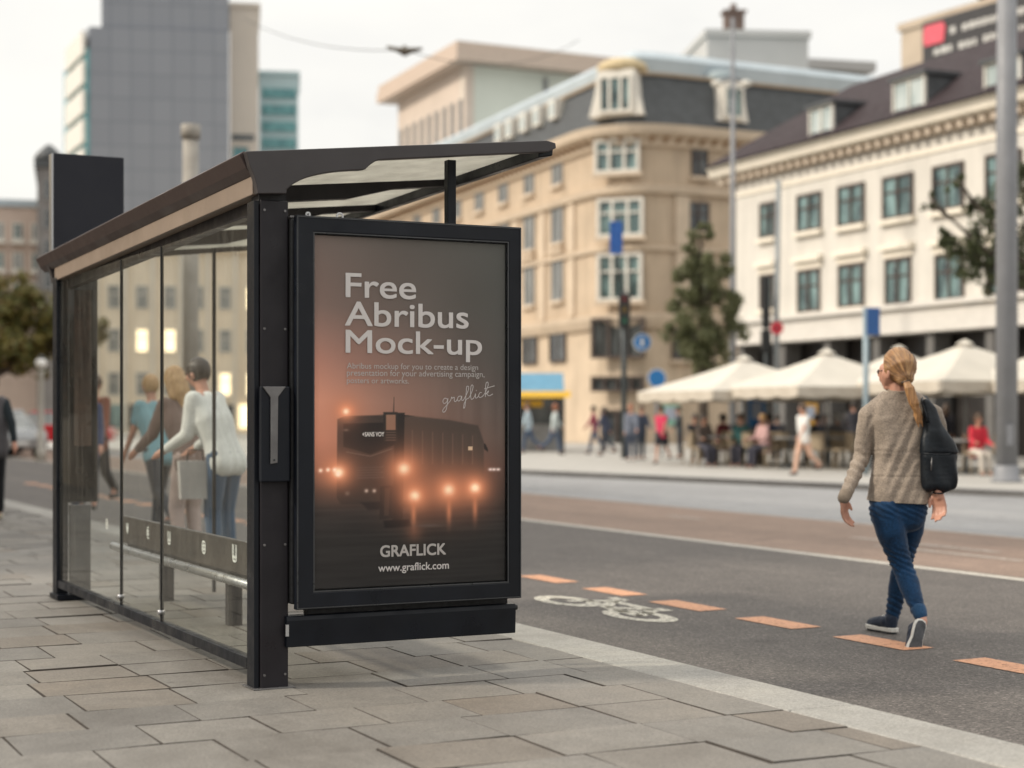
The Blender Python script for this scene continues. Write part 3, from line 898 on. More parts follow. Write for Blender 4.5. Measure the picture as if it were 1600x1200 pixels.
def signature():
    strokes = [[(7, 7), (3, 9), (0, 5), (2, 1), (6, 3), (8, 8), (7, 0), (5, -9), (1, -12), (0, -8), (6, -2), (12, 4), (14, 9), (15, 7), (18, 8), (18, 3), (20, 1), (23, 4)],
               [(29, 8), (25, 8), (23, 4), (25, 1), (28, 3), (30, 8), (30, 2), (32, 1), (35, 5), (40, 14), (41, 20), (38, 21), (37, 12), (36, 0), (35, -9), (33, -11), (34, -4), (38, 2), (42, 4),
                (47, 14), (48, 21), (45, 21), (44, 10), (45, 1), (48, 1), (51, 5), (52, 8), (52, 2), (54, 1), (57, 4)],
               [(62, 8), (59, 8), (57, 4), (59, 1), (63, 2), (67, 6), (72, 16), (72, 22), (69, 21), (68, 10), (68, 0)],
               [(68, 4), (73, 9), (72, 6), (70, 5), (74, 1), (80, 3)], [(66, 13), (74, 14), (83, 15)], [(53, 12), (53.6, 13)]]
    m = MB(); x0, z0 = PF(692, 632, TY); x1 = PF(771, 632, TY)[0]; k = (x1 - x0) / 81
    for s in strokes:
        P = [Vector((a * k, b * k * .95 + a * k * .16, 0)) for a, b in s]
        Q = []
        for i in range(len(P) - 1):
            a, b, c, d = P[max(0, i - 1)], P[i], P[i + 1], P[min(len(P) - 1, i + 2)]
            for j in range(5):
                t = j / 5
                Q.append(.5 * ((2 * b) + (c - a) * t + (2 * a - 5 * b + 4 * c - d) * t * t + (3 * b - a - 3 * c + d) * t ** 3))
        Q.append(P[-1])
        vs = []
        for i, q in enumerate(Q):
            d = (Q[min(i + 1, len(Q) - 1)] - Q[max(0, i - 1)]).normalized(); nr = Vector((-d.y, d.x, 0)) * k * .42
            vs += [(x0 + (q + nr).x, TY, z0 + (q + nr).y), (x0 + (q - nr).x, TY, z0 + (q - nr).y)]
        m.add(vs, [(2 * i, 2 * i + 1, 2 * i + 3, 2 * i + 2) for i in range(len(Q) - 1)])
    m.build('signature', INK, case)


signature()
ds = put_text('+SANS VOY', 566, 600, 682, plain('sign_white', (0.75, 0.7, 0.66), 0.6, .02, 3), 'bus_destination', .001, 7)
# ================================================================== PEOPLE
def cloth(name, col, var=0.12, rough=0.85, weave=900, bmp=0.0012, fold=6):
    m, nt, b = material(name)
    v = coords(nt)
    c = ramp(nt, noise_node(nt, v, fold, 5), [(0.3, tuple(k * (1 - var) for k in col)), (0.7, tuple(k * (1 + var) for k in col))])
    c = mixc(nt, 1, c, ramp(nt, noise_node(nt, v, 110, 4, .8), [(0.32, 1 - var * 1.6), (0.68, 1 + var * 1.6)]), 'MULTIPLY')
    nt.links.new(c, b.inputs['Base Color']); b.inputs['Roughness'].default_value = rough
    b.inputs['Specular IOR Level'].default_value = 0.2
    b.inputs['Sheen Weight'].default_value = 0.15
    bump(nt, b, noise_node(nt, v, 260, 4, .7), bmp, .6)
    return m


def hairmat(name, dark, light, stretch=(45, 45, 4)):
    m, nt, b = material(name)
    v = coords(nt, stretch)
    n = noise_node(nt, v, 2.2, 6, .65)
    c = ramp(nt, n, [(0.3, dark), (0.5, tuple((a + q) / 2 for a, q in zip(dark, light))), (0.7, light)])
    nt.links.new(c, b.inputs['Base Color']); b.inputs['Roughness'].default_value = .42
    bump(nt, b, n, .004, .8)
    return m


SWEAT = cloth('oatmeal_knit', (0.25, 0.205, 0.165), .24)
SWEAT2 = cloth('oatmeal_rib', (0.225, 0.18, 0.138), .12)
DENIM = cloth('blue_denim', (0.006, 0.034, 0.088), .3, .8, bmp=.001, fold=14)
NAVYSHOE = cloth('navy_canvas', (0.018, 0.026, 0.045), .2)
SOLE = plain('white_rubber', (0.62, 0.6, 0.56), .6, .12, 20)
OUTS = plain('worn_outsole', (0.05, 0.052, 0.058), .75, .35, 30, bmp=.003, fine=90)
LEATHER = plain('black_leather', (0.006, 0.009, 0.013), .42, .35, 14, bmp=.003, fine=55, spec=.3)
BLOND = hairmat('dark_blond_hair', (0.15, 0.066, 0.022), (0.44, 0.235, 0.095))


def hero():
    D0 = 9.6
    base = ground(1410, 1001, 0)
    w = empty('person', base, 0, 'woman in oatmeal sweater and blue jeans walking away across the dashed road markings', 'person')

    def q(px, py, d=D0): return at(px, py, d) - base
    S = D0 / FPX                                    # metres per photo pixel at the figure

    # ---- body: one continuous skin
    b = MB()
    nk = q(1404, 622); hd = q(1402, 574)
    b.chain([q(1400, 720), q(1402, 660), nk, q(1403, 598)], [.06, .06, .052, .048])
    b.ball(q(1404, 573), .094, (.86, 1.0, 1.12))                                   # skull
    b.cap(q(1393, 585, D0 - .0), q(1389, 596, D0 + .04), .056, .044)                # jaw, face turned to the left
    b.cap(q(1384, 577, D0 + .05), q(1382, 591, D0 + .06), .038, .032)
    b.cap(q(1376, 579, D0 + .085), q(1374.5, 586, D0 + .09), .010, .013)            # nose
    b.cap(q(1381, 596, D0 + .085), q(1384, 596.5, D0 + .07), .012, .012)           # lips
    b.cap(q(1385, 604, D0 + .05), q(1388, 605, D0 + .03), .02, .022)               # chin
    b.ball(q(1388.5, 583, D0 - .052), .026, (.45, .8, 1.25))                         # ear
    # arms under the sleeves, with hands
    shL, elL, wrL = q(1356, 640), q(1347, 712, 9.62), q(1318, 779, 9.5)
    shR, elR, wrR = q(1455, 638), q(1478, 712, 9.66), q(1466, 768, 9.5)
    b.chain([q(1402, 660), q(1362, 652), elL, wrL], [.05, .03, .03, .025])
    b.chain([q(1402, 660), q(1450, 652), elR, wrR], [.05, .03, .03, .025])

    def hand(wr, down, across, back, curl, s=1.0):
        """Palm from the wrist along `down`; fingers spread along `across`; they curl towards `back`."""
        down.normalize(); across = (across - down * across.dot(down)).normalized(); back = down.cross(across).normalized() * (1 if down.cross(across).dot(back) > 0 else -1)
        pl = .082 * s
        for k in range(4):
            o = (k - 1.5) * .0185 * s
            a = wr + across * o * .55 + down * .018
            kn = wr + down * (pl - abs(k - 1.2) * .004) + across * o
            b.cap(a, kn, .0135 * s, .0112 * s, 8)
            L = (.040, .046, .043, .033)[k] * s
            d1 = (down * math.cos(curl * .5) + back * math.sin(curl * .5)).normalized()
            d2 = (down * math.cos(curl * 1.15) + back * math.sin(curl * 1.15)).normalized()
            d3 = (down * math.cos(curl * 1.8) + back * math.sin(curl * 1.8)).normalized()
            spread = across * (k - 1.5) * .0022
            p1 = kn + d1 * L + spread; p2 = p1 + d2 * L * .62; p3 = p2 + d3 * L * .5
            b.chain([kn, p1, p2, p3], [.0102 * s, .0092 * s, .0085 * s, .0072 * s], 8)
        th = wr + down * .022 - across * .026 * s
        t1 = th + (down * .8 - across * .55 + back * .35).normalized() * .036 * s
        t2 = t1 + (down * .95 + back * .45).normalized() * .03 * s
        b.chain([wr + down * .018 - across * .01, th, t1, t2], [.015 * s, .0145 * s, .0115 * s, .0085 * s], 8)
        b.cap(wr - down * .002, wr + down * .03, .023 * s, .023 * s, 10)
    hand(wrL, Vector((.10, .25, -1)), Vector((-.55, -.8, 0)), Vector((1, 0, 0)), .55)
    hand(wrR, Vector((.10, .05, -1)), Vector((.8, -.45, 0)), Vector((-.2, -1, 0)), .78, 1.08)
    # legs
    hipL, knL, anL = q(1388, 790, 9.56), q(1411, 884, 9.62), q(1440, 960, 9.44)
    hipR, knR, anR = q(1424, 790, 9.66), q(1410, 880, 9.82), q(1391, 975, 9.93)
    b.chain([q(1402, 700), q(1404, 770)], [.06, .06])
    b.chain([q(1404, 770), hipL, knL, anL], [.06, .05, .03, .022])
    b.chain([q(1404, 770), hipR, knR, anR], [.06, .05, .03, .017])
    b.cap(anL, q(1441, 972, 9.42), .028, .029); b.cap(q(1440, 974, 9.42), q(1434, 996, 9.54), .03, .03)
    b.cap(anR, q(1391.5, 981, 9.945), .024, .025); b.cap(q(1391, 982, 9.95), q(1389, 984, 9.99), .022, .02)
    organic(b, 'body', M['skin'], w, .0055, 3)

    # ---- sweater
    t = MB()
    C = q(1402, 690)
    def ringx(py, xa, xb, dep):                     # torso slice as a row of balls
        r = dep / 2
        a, c = q(xa, py), q(xb, py)
        a.x += r; c.x -= r
        t.cap(a, c, r, r, 14, 5)
    RG = []
    for py, xa, xb, dep in ((614, 1392, 1418, .115), (621, 1380, 1430, .12), (629, 1366, 1445, .13), (640, 1355, 1456, .15), (655, 1356, 1458, .175), (675, 1361, 1456, .195), (695, 1363, 1453, .20), (715, 1364, 1451, .195),
                            (735, 1362, 1452, .20), (752, 1359, 1454, .215), (768, 1356, 1456, .225), (784, 1354, 1457, .23), (800, 1353, 1457, .23)):
        RG.append((py, xa, xb, dep))
    for g0, g1 in zip(RG, RG[1:]):
        for k in range(4): ringx(*[u_ + (v_ - u_) * k / 4 for u_, v_ in zip(g0, g1)])
    t.chain([q(1404, 620), q(1404, 607)], [.06, .050])
    t.chain([q(1372, 641), q(1357, 650, 9.6), q(1349, 690, 9.61), q(1346, 714, 9.62), q(1333, 746, 9.56), q(1321, 774, 9.51)], [.062, .060, .050, .047, .041, .035], 14)
    t.chain([q(1440, 640), q(1457, 648, 9.6), q(1470, 690, 9.62), q(1478, 714, 9.66), q(1475, 738, 9.6), q(1469, 757, 9.54)], [.062, .060, .052, .050, .043, .038], 14)

    def wr_(co):
        n = noise.noise
        d = .0035 * n(Vector((co.x * 9, co.y * 9, co.z * 16))) + .0018 * n(Vector((co.x * 30, co.y * 30, co.z * 45)))
        if co.x < q(1352, 700).x:                    # creases round the elbow and forearm
            z = co.z - q(1346, 730).z
            d += .0042 * math.sin((z + co.x * .6) * 115 + 2 * n(co * 14)) * math.exp(-(z / .10) ** 2)
        else:                                        # long diagonal drapes over the back
            k = (co.x - C.x) * 2.4 - (co.z - C.z)
            d += .0115 * n(Vector((k * 10 + 3, (co.x + co.z) * 2.2, co.y * 2))) * (1 if co.z < q(1400, 650).z else .4)
            for zz in (q(1400, 706).z + (co.x - C.x) * -.05, q(1400, 744).z):
                d -= .0035 * math.exp(-((co.z - zz) / .0035) ** 2)
        return d
    organic(t, 'sweater', SWEAT, w, .0065, 6, wr_, [(q(1400, 783), Vector((-.05, .05, -1))), (q(1404, 612), Vector((0, 0, 1)))])
    cl_ = MB(); cl_.tube([q(1404, 611) + Vector((.053 * math.cos(a), .05 * math.sin(a), .010 * math.sin(a))) for a in [i * math.pi / 14 for i in range(29)]], .009, 8)
    cl_.build('collar', SWEAT2, w)
    hm = MB()
    # ribbed cuffs
    hm.chain([q(1322, 771, 9.515), q(1318.5, 778, 9.50)], [.0385, .036], 14)
    organic(hm, 'cuff', SWEAT2, w, .005, 2)

    # ---- jeans
    j = MB()
    for py, xa, xb, dep in ((762, 1361, 1449, .21), (780, 1358, 1450, .225), (796, 1358, 1449, .215), (806, 1360, 1446, .19)):
        r = dep / 2; a, c = q(xa, py, 9.61), q(xb, py, 9.61); a.x += r; c.x -= r; j.cap(a, c, r, r, 14, 5)
    j.chain([q(1384, 795, 9.57), q(1392, 830, 9.58), q(1404, 868, 9.62), q(1412, 890, 9.62), q(1420, 912, 9.57), q(1432, 945, 9.48), q(1436.5, 958, 9.45)], [.093, .086, .066, .059, .061, .045, .040], 16)
    j.chain([q(1424, 795, 9.66), q(1420, 830, 9.72), q(1413, 862, 9.79), q(1409, 885, 9.82), q(1404, 910, 9.86), q(1397, 950, 9.91), q(1393.5, 966, 9.93)], [.090, .082, .064, .058, .056, .045, .041], 16)

    def jw(co):
        n = noise.noise
        d = .0022 * n(co * 22)
        for py, wd in ((795, .05), (870, .06), (885, .05), (950, .05), (962, .04)):
            z = co.z - q(1400, py).z
            d += .0042 * math.sin((z + co.x * .5 + .01 * n(co * 15)) * 190) * math.exp(-(z / wd) ** 2)
        return d
    organic(j, 'jeans', DENIM, w, .007, 5, jw)
    cf = MB(); cf.cap(q(1435.5, 953, 9.455), q(1437.5, 959, 9.44), .044, .041, 16)
    organic(cf, 'turn_up', cloth('denim_turn_up', (0.018, 0.058, 0.125), .2), w, .006, 1)

    # ---- shoes
    def shoe(heel, toe, up, s=1.0):
        f = (toe - heel).normalized(); up = (up - f * up.dot(f)).normalized(); x = f.cross(up).normalized()
        Mx = Matrix((x, f, up)).transposed().to_4x4(); Mx.translation = heel
        L = .262 * s
        out = [(-.026, -.01), (-.036, .015), (-.036, .06), (-.034, .10), (-.044, .155), (-.045, .20), (-.032, .24), (-.008, L), (.014, L - .002), (.036, .238), (.046, .20), (.046, .155), (.036, .10), (.035, .06), (.036, .015), (.026, -.01), (0, -.018)][::-1]
        r = empty('shoe', (0, 0, 0)); r.parent = w
        m = MB(); m.prism(out, .006, .032, 'z', Mx); m.build('midsole', SOLE, r, bevel=.005)
        m = MB(); m.prism([(a * .80, .12 + (b_ - .12) * .90) for a, b_ in out], -.004, .0065, 'z', Mx); m.build('outsole', OUTS, r, bevel=.002)
        m = MB()
        def P(a, b_, c): return Mx @ Vector((a, b_, c))
        m.chain([P(0, .025, .05), P(0, .025, .082)], [.036, .037]); m.chain([P(0, .03, .045), P(0, .11, .05), P(0, .16, .042), P(0, .215, .035)], [.036, .041, .041, .033])
        m.chain([P(.012, .06, .06), P(.005, .12, .062), P(0, .17, .048)], [.032, .03, .03]); m.chain([P(-.012, .06, .06), P(-.005, .12, .062)], [.032, .03])
        organic(m, 'upper', NAVYSHOE, r, .0055, 3)
        m = MB()
        for k in range(4):
            yy = .10 + .02 * k; m.tube([P(-.022, yy, .083 - .006 * k), P(0, yy + .004, .094 - .008 * k), P(.022, yy, .083 - .006 * k)], .0035, 6)
        m.build('laces', SOLE, r)
    hl = q(1441, 971, 9.37); tl = ground(1432, 1013, 0) - base + Vector((0, 0.02, .004))
    shoe(hl, hl + (tl - hl).normalized() * .26, Vector((0.05, .9, .35)))
    hr = ground(1397, 991, 0) - base + Vector((0, 0, .005)); tr_ = hr + Vector((-.40, .91, .0)) * .26
    shoe(hr, tr_, Vector((0, 0, 1)), .93)

    # ---- hair: smooth cap gathered into a low ponytail
    h = MB()
    h.ball(q(1404, 571, D0 - .012), .101, (.92, 1.02, 1.06))
    h.ball(q(1413, 572, D0 - .045), .082, (.88, .9, 1.05))
    h.cap(q(1384, 562, D0 + .03), q(1382, 574, D0 + .03), .035, .02)
    h.chain([q(1409, 575, D0 - .05), q(1413, 588, D0 - .075), q(1415.5, 597, D0 - .095)], [.085, .058, .022])
    rr = random.Random(5)
    def hd_(co):
        a = math.atan2(co.x - q(1404, 570).x, co.z - q(1404, 590).z)
        return .0022 * noise.noise(Vector((a * 14, co.y * 5, co.z * 4))) + .0012 * noise.noise(Vector((a * 40, co.y * 8, 2)))
    m_, nt, bs = material('combed_blond_hair')
    tc = nt.nodes.new('ShaderNodeTexCoord'); sb = nt.nodes.new('ShaderNodeVectorMath'); sb.operation = 'SUBTRACT'; sb.inputs[1].default_value = q(1415.5, 598, D0 - .06)
    nm = nt.nodes.new('ShaderNodeVectorMath'); nm.operation = 'NORMALIZE'
    fl_ = nt.nodes.new('ShaderNodeVectorMath'); fl_.operation = 'MULTIPLY'; fl_.inputs[1].default_value = (1, .12, 1)
    nt.links.new(tc.outputs['Object'], sb.inputs[0]); nt.links.new(sb.outputs[0], fl_.inputs[0]); nt.links.new(fl_.outputs[0], nm.inputs[0])
    s1 = noise_node(nt, nm.outputs[0], 5, 3, .55); s2 = noise_node(nt, nm.outputs[0], 30, 4, .7)
    c = ramp(nt, s1, [(.30, (0.10, 0.042, 0.014)), (.48, (0.28, 0.14, 0.052)), (.66, (0.47, 0.27, 0.115))])
    c = mixc(nt, 1, c, ramp(nt, s2, [(.3, .55), (.7, 1.4)]), 'MULTIPLY')
    nt.links.new(c, bs.inputs['Base Color']); bs.inputs['Roughness'].default_value = .38; bump(nt, bs, s2, .006, 1.0)
    organic(h, 'hair', m_, w, .006, 6, hd_, [(q(1386, 588, D0), Vector((-.62, .35, -.72))), (q(1383, 560, D0), Vector((-.8, .62, -.1)))])
    pt = MB()
    for k in range(9):
        o = Vector((rr.uniform(-.016, .016), rr.uniform(-.014, .014), 0)); e = Vector((rr.uniform(-.022, .022), rr.uniform(-.015, .015), rr.uniform(-.03, .03)))
        pt.chain([q(1415, 596, D0 - .11) + o * .3, q(1420, 607, D0 - .125) + o, q(1427, 630, D0 - .13) + o * 1.1, q(1433, 650, D0 - .13) + e * .8, q(1437, 662, D0 - .13) + e], [.015, .017, .016, .011, .003], 8)
    organic(pt, 'ponytail', BLOND, w, .004, 2)
    bd = MB()
    bd.tube([q(1415, 596, D0 - .112) + Vector((.021 * math.cos(a), .021 * math.sin(a) * .7, .006 * math.cos(a))) for a in [i * math.pi / 8 for i in range(17)]], .006, 8)
    bd.build('hair_band', plain('hair_band_dark', (0.05, 0.03, 0.02), .6), w)
    gl = MB(); gl.tube([q(1391, 578.5, D0 - .055), q(1378, 579, D0 + .02), q(1372, 580, D0 + .07)], .0028, 6)
    gl.ball(q(1373, 581, D0 + .085), .02, (.5, .35, .7)); gl.build('sunglasses', plain('tortoise_frame', (0.05, 0.025, 0.015), .25), w)
    br = MB(); br.tube([q(1466, 769.5, 9.5) + Vector((.029 * math.cos(a), .029 * math.sin(a), .004 * math.sin(a))) for a in [i * math.pi / 10 for i in range(21)]], .004, 8)
    br.build('bracelet', LEATHER, w)

    # ---- bag on the right shoulder
    bg = empty('shoulder_bag', base, 0, 'black leather hobo bag hanging from the right shoulder of the walking woman', 'bag')
    m = MB()
    d = 9.50
    prof = [(628, 1443, 1452, .03), (640, 1444, 1461, .04), (655, 1443, 1468, .06), (670, 1442, 1475, .08), (685, 1440, 1483, .10), (700, 1439, 1493, .115), (709, 1438, 1497, .12), (722, 1438, 1496, .125), (738, 1439, 1496, .125), (750, 1440, 1495, .12), (758, 1441, 1493, .10)]
    for (p0_, a0, b0, e0), (p1_, a1, b1, e1) in zip(prof, prof[1:]):
        for k in range(5):
            f = k / 5; py = p0_ + (p1_ - p0_) * f; a_ = a0 + (a1 - a0) * f; b_ = b0 + (b1 - b0) * f; r = (e0 + (e1 - e0) * f) / 2
            r = min(r, (b_ - a_) * S / 2, .045)
            A, B = q(a_, py, d), q(b_, py, d); A.x += r; B.x -= r; m.cap(A, B, r, r, 12, 5)

    def bw(co):
        n = noise.noise
        z = q(1450, 709, d).z
        fold = .010 * n(Vector((co.x * 26 + co.z * 6, co.y * 10, co.z * 5)))
        return fold + (-.006 * math.exp(-((co.z - z) / .006) ** 2)) + (.004 if co.z > z else 0)
    organic(m, 'bag_body', LEATHER, bg, .0065, 3, bw)
    m = MB()
    m.tube([q(1450, 660, 9.45), q(1444, 640, 9.47), q(1440, 627, 9.52), q(1442, 621, 9.6), q(1448, 622, 9.68), q(1456, 634, 9.73), q(1464, 660, 9.72)], .014, 10, flat=.45)
    m.build('strap', LEATHER, bg)
    m = MB(); m.tube([q(1456, 715, 9.418), q(1455, 735, 9.412)], .003, 6); m.build('zip_pull', M['darksteel'], bg)
    m = MB(); m.tube([q(1439, 708, 9.44), q(1462, 710, 9.412), q(1480, 710, 9.43), q(1491, 707, 9.48)], .004, 6); m.build('flap_edge', LEATHER, bg)


hero()

# ------------------------------------------------------------------ passers-by
SKINS = [M['skin'], M['skin2'], plain('skin_pale', (0.56, 0.32, 0.235), .5, .1, 12)]
HAIRS = {'dark': hairmat('dark_hair', (0.012, 0.009, 0.008), (0.04, 0.028, 0.022)), 'brown': hairmat('brown_hair', (0.04, 0.02, 0.01), (0.11, 0.06, 0.032)),
         'blond': hairmat('blond_hair', (0.24, 0.13, 0.05), (0.52, 0.34, 0.16)), 'grey': hairmat('grey_hair', (0.22, 0.21, 0.2), (0.45, 0.44, 0.42)), 'red': hairmat('red_hair', (0.2, 0.06, 0.025), (0.36, 0.13, 0.06))}
CL = {}


def clo(col):
    if col not in CL:
        names = {}
        CL[col] = cloth('cloth_%d' % len(CL), col, .12)
    return CL[col]


def person(loc, face, label, h=1.62, pose='stand', top=(.2, .2, .2), low=(.03, .04, .08), hair='brown', long=False, shoe=(.03, .03, .03), lean=0.0, stride=24, arms=(10, -10), bend=(18, 18),
           short=False, skirt=False, skin=0, head=(0, 0), group='people on the far pavement', voxel=.017, vest=None, abd=8, knee=None):
    w = empty('person', loc, face, label, 'person', group)
    k = h / 1.7
    def rx(a): return Vector((0, math.sin(a), -math.cos(a)))
    rad = math.radians
    hipz = .90 * k if pose != 'sit' else .50
    hip = Vector((0, 0, hipz))
    td = Vector((0, math.sin(rad(lean)), math.cos(rad(lean))))
    chest = hip + td * .30 * k; sh = hip + td * .49 * k; nk = hip + td * .56 * k
    hdv = Vector((math.sin(rad(head[0])) * .25, math.sin(rad(lean * .7 + head[1])), math.cos(rad(lean * .7)))).normalized()
    hc = nk + hdv * .135 * k
    fwd = Vector((math.sin(rad(-head[0])), math.cos(rad(head[0])), -.08)).normalized()
    b = MB(); up_ = MB(); lo = MB(); n8 = 8
    b.chain([hip, chest, nk + td * .02], [.085 * k, .085 * k, .05 * k], n8); b.cap(nk, hc, .052 * k, .055 * k, n8)
    b.ball(hc + hdv * .02 * k, .10 * k, (.8, .95, 1.12), 12, 8); b.cap(hc - hdv * .045 * k + fwd * .035 * k, hc - hdv * .02 * k + fwd * .04 * k, .052 * k, .056 * k, n8)
    b.cap(hc + fwd * .095 * k, hc + fwd * .108 * k - hdv * .018 * k, .012 * k, .015 * k, 6)
    for s in (-1, 1): b.ball(hc + Vector((s * .082 * k, -.005, 0)), .022 * k, (.5, 1, 1.3), 6, 5)
    # torso clothing
    up_.chain([hip - td * .05 * k, hip + td * .12 * k, chest, sh - td * .02 * k], [.11 * k, .108 * k, .118 * k, .09 * k], n8)
    for s in (-1, 1):
        hj = hip + Vector((s * .085 * k, 0, 0)); sj = sh + Vector((s * .15 * k, 0, 0)); cj = chest + Vector((s * .085 * k, 0, 0))
        up_.chain([hj - td * .06 * k, hip + Vector((s * .07 * k, 0, 0)) + td * .12 * k, cj, sj - Vector((s * .03 * k, 0, .01))], [.105 * k, .095 * k, .11 * k, .075 * k], n8)
        # arm
        a = rad(arms[0 if s < 0 else 1]); bd = rad(bend[0 if s < 0 else 1]); ab = rad(abd)
        ua = Vector((s * math.sin(ab), math.sin(a), -math.cos(a))).normalized(); fa = Vector((s * math.sin(ab) * .5, math.sin(a + bd), -math.cos(a + bd))).normalized()
        el = sj + ua * .28 * k; wr = el + fa * .25 * k
        b.chain([sh, sj, el, wr], [.06 * k, .05 * k, .038 * k, .027 * k], n8)
        b.cap(wr, wr + fa * .07 * k, .03 * k, .034 * k, n8)
        for f in range(4):
            o = Vector((0, (f - 1.5) * .017, 0)) * k; p0 = wr + fa * .075 * k + o; p1 = p0 + (fa + Vector((-s * .25, .1, 0))).normalized() * (.05 - .006 * abs(f - 1.3)) * k
            b.cap(p0, p1, .010 * k, .009 * k, 6); b.cap(p1, p1 + (fa + Vector((-s * .7, .1, 0))).normalized() * .03 * k, .009 * k, .008 * k, 6)
        b.cap(wr + fa * .02 * k + Vector((0, .028, 0)) * k, wr + fa * .075 * k + Vector((-s * .01, .045, 0)) * k, .013 * k, .010 * k, 6)
        slv = .6 if short else 1
        up_.chain([sj, sj + ua * .28 * k * slv] + ([] if short else [wr - fa * .03 * k]), [.068 * k, .056 * k] + ([] if short else [.041 * k]), n8)
        # leg
        if pose == 'sit': ta, ka = rad(82), rad(80)
        elif pose == 'walk': ta = rad(stride * s * .8); ka = rad(8 if s > 0 else 30)
        else: ta, ka = rad(lean * -.15), rad(3)
        if knee is not None: ta, ka = rad(knee[0]), rad(knee[1])
        kn = hj + rx(ta) * .43 * k; an = kn + rx(ta - ka) * .40 * k
        b.chain([hip, hj, kn, an], [.10 * k, .085 * k, .055 * k, .036 * k], n8); b.cap(an, an + Vector((0, .11 * k, -.035 * k)), .034 * k, .03 * k, n8)
        if not skirt: lo.chain([hip + Vector((s * .05 * k, 0, -.01)), hj, kn, an + Vector((0, 0, .03))], [.11 * k, .098 * k, .07 * k, .056 * k], n8)
        else: lo.chain([hip + Vector((s * .05 * k, 0, .02)), hj, hj + rx(ta) * .30 * k], [.11 * k, .11 * k, .105 * k], n8)
        if s < 0: lowest = [an]
        else: lowest.append(an)
        sm = MB(); hl = an + Vector((0, -.035 * k, -.05 * k)); sm.chain([hl, hl + Vector((0, .10 * k, -.002)), hl + Vector((0, .185 * k, -.012 * k))], [.04 * k, .042 * k, .032 * k], n8)
        organic(sm, 'shoe', clo(shoe), w, .014, 2)
    if pose != 'sit':
        dz = min(a.z for a in lowest) - .088 * k
        w.location.z -= dz
    organic(b, 'body', SKINS[skin], w, voxel * .72, 3)
    organic(up_, 'shirt' if vest is None else 'sleeves', clo(top), w, voxel, 4)
    if vest:
        vm = MB(); vm.chain([hip - td * .06 * k, hip + td * .12 * k, chest, sh], [.125 * k, .12 * k, .13 * k, .1 * k], n8)
        for s in (-1, 1): vm.chain([hip + Vector((s * .085 * k, 0, 0)) - td * .07 * k, hip + Vector((s * .08 * k, 0, 0)) + td * .12 * k, chest + Vector((s * .085 * k, 0, 0)), sh + Vector((s * .11 * k, 0, 0))], [.118 * k, .112 * k, .122 * k, .085 * k], n8)
        organic(vm, 'vest', clo(vest), w, voxel, 4)
    organic(lo, 'skirt' if skirt else 'trousers', clo(low), w, voxel, 4)
    hm = MB(); back = -fwd
    hm.ball(hc + hdv * .035 * k + back * .012 * k, .108 * k, (.86, 1.0, 1.08), 12, 8)
    if long:
        hm.chain([hc + back * .05 * k, hc + back * .075 * k - hdv * .10 * k, hc + back * .085 * k - hdv * .22 * k], [.09 * k, .08 * k, .045 * k], n8)
        for s in (-1, 1): hm.chain([hc + Vector((s * .06 * k, 0, .02)), hc + Vector((s * .075 * k, 0, 0)) + back * .04 * k - hdv * .14 * k], [.045 * k, .035 * k], n8)
    ho = organic(hm, 'hair', HAIRS[hair], w, .012, 2, None, [(hc + fwd * .052 * k - hdv * .06 * k, (fwd - hdv * .35).normalized())] + ([] if long else [(hc - hdv * .055 * k, -hdv)]))
    e = MB()
    for s in (-1, 1): e.ball(hc + fwd * .083 * k + Vector((math.cos(rad(head[0])) * s * .033 * k, 0, 0)) + hdv * .018 * k, .011 * k, (1, 1, .8), 6, 5)
    e.build('eyes', clo((.02, .018, .016)), w)
    return w
# ================================================================== BUILDINGS
GLZ = {}


def pane_mat(name, a, b_, rough=.12):
    m, nt, b = material(name)
    oi = nt.nodes.new('ShaderNodeObjectInfo'); va = nt.nodes.new('ShaderNodeVectorMath'); va.operation = 'ADD'
    cx_ = nt.nodes.new('ShaderNodeCombineXYZ'); nt.links.new(mult(nt, oi.outputs['Random'], 80), cx_.inputs[0]); nt.links.new(mult(nt, oi.outputs['Random'], 37), cx_.inputs[2])
    nt.links.new(coords(nt, (1.3, 1, .45)), va.inputs[0]); nt.links.new(cx_.outputs[0], va.inputs[1])
    n = noise_node(nt, va.outputs[0], 1.5, 3)
    nt.links.new(ramp(nt, n, [(.35, a), (.65, b_)]), b.inputs['Base Color'])
    b.inputs['Roughness'].default_value = rough; b.inputs['Specular IOR Level'].default_value = .7
    return m


P_TEAL = pane_mat('teal_panes', (0.012, 0.028, 0.032), (0.20, 0.31, 0.31))
P_DARK = pane_mat('dark_panes', (0.010, 0.012, 0.015), (0.11, 0.125, 0.13))
P_PALE = pane_mat('pale_panes', (0.30, 0.36, 0.36), (0.5, 0.55, 0.54), .2)
P_GREY = pane_mat('grey_panes', (0.14, 0.15, 0.15), (0.28, 0.29, 0.28))
P_AQUA = pane_mat('aqua_panes', (0.05, 0.19, 0.21), (0.13, 0.36, 0.38))
F_BROWN = plain('brown_window_frame', (0.07, 0.05, 0.042), .6)
F_WHITE = plain('white_window_frame', (0.66, 0.63, 0.57), .55, .08)
F_GREY = plain('grey_window_frame', (0.25, 0.25, 0.25), .55)
STONE_T = plain('tan_stone', (0.50, 0.395, 0.29), .85, .10, .6, bmp=.01, fine=8, streak=.22)
STONE_T2 = plain('tan_stone_trim', (0.57, 0.465, 0.355), .8, .10, 1)
STONE_L = plain('sandy_ground_floor_stone', (0.56, 0.45, 0.335), .85, .12, .7, bmp=.01, fine=6, streak=.2)
STONE_W = plain('cream_render', (0.62, 0.59, 0.54), .8, .06, .8, streak=.14)
STONE_W2 = plain('cream_trim', (0.76, 0.70, 0.60), .75, .07, 1)
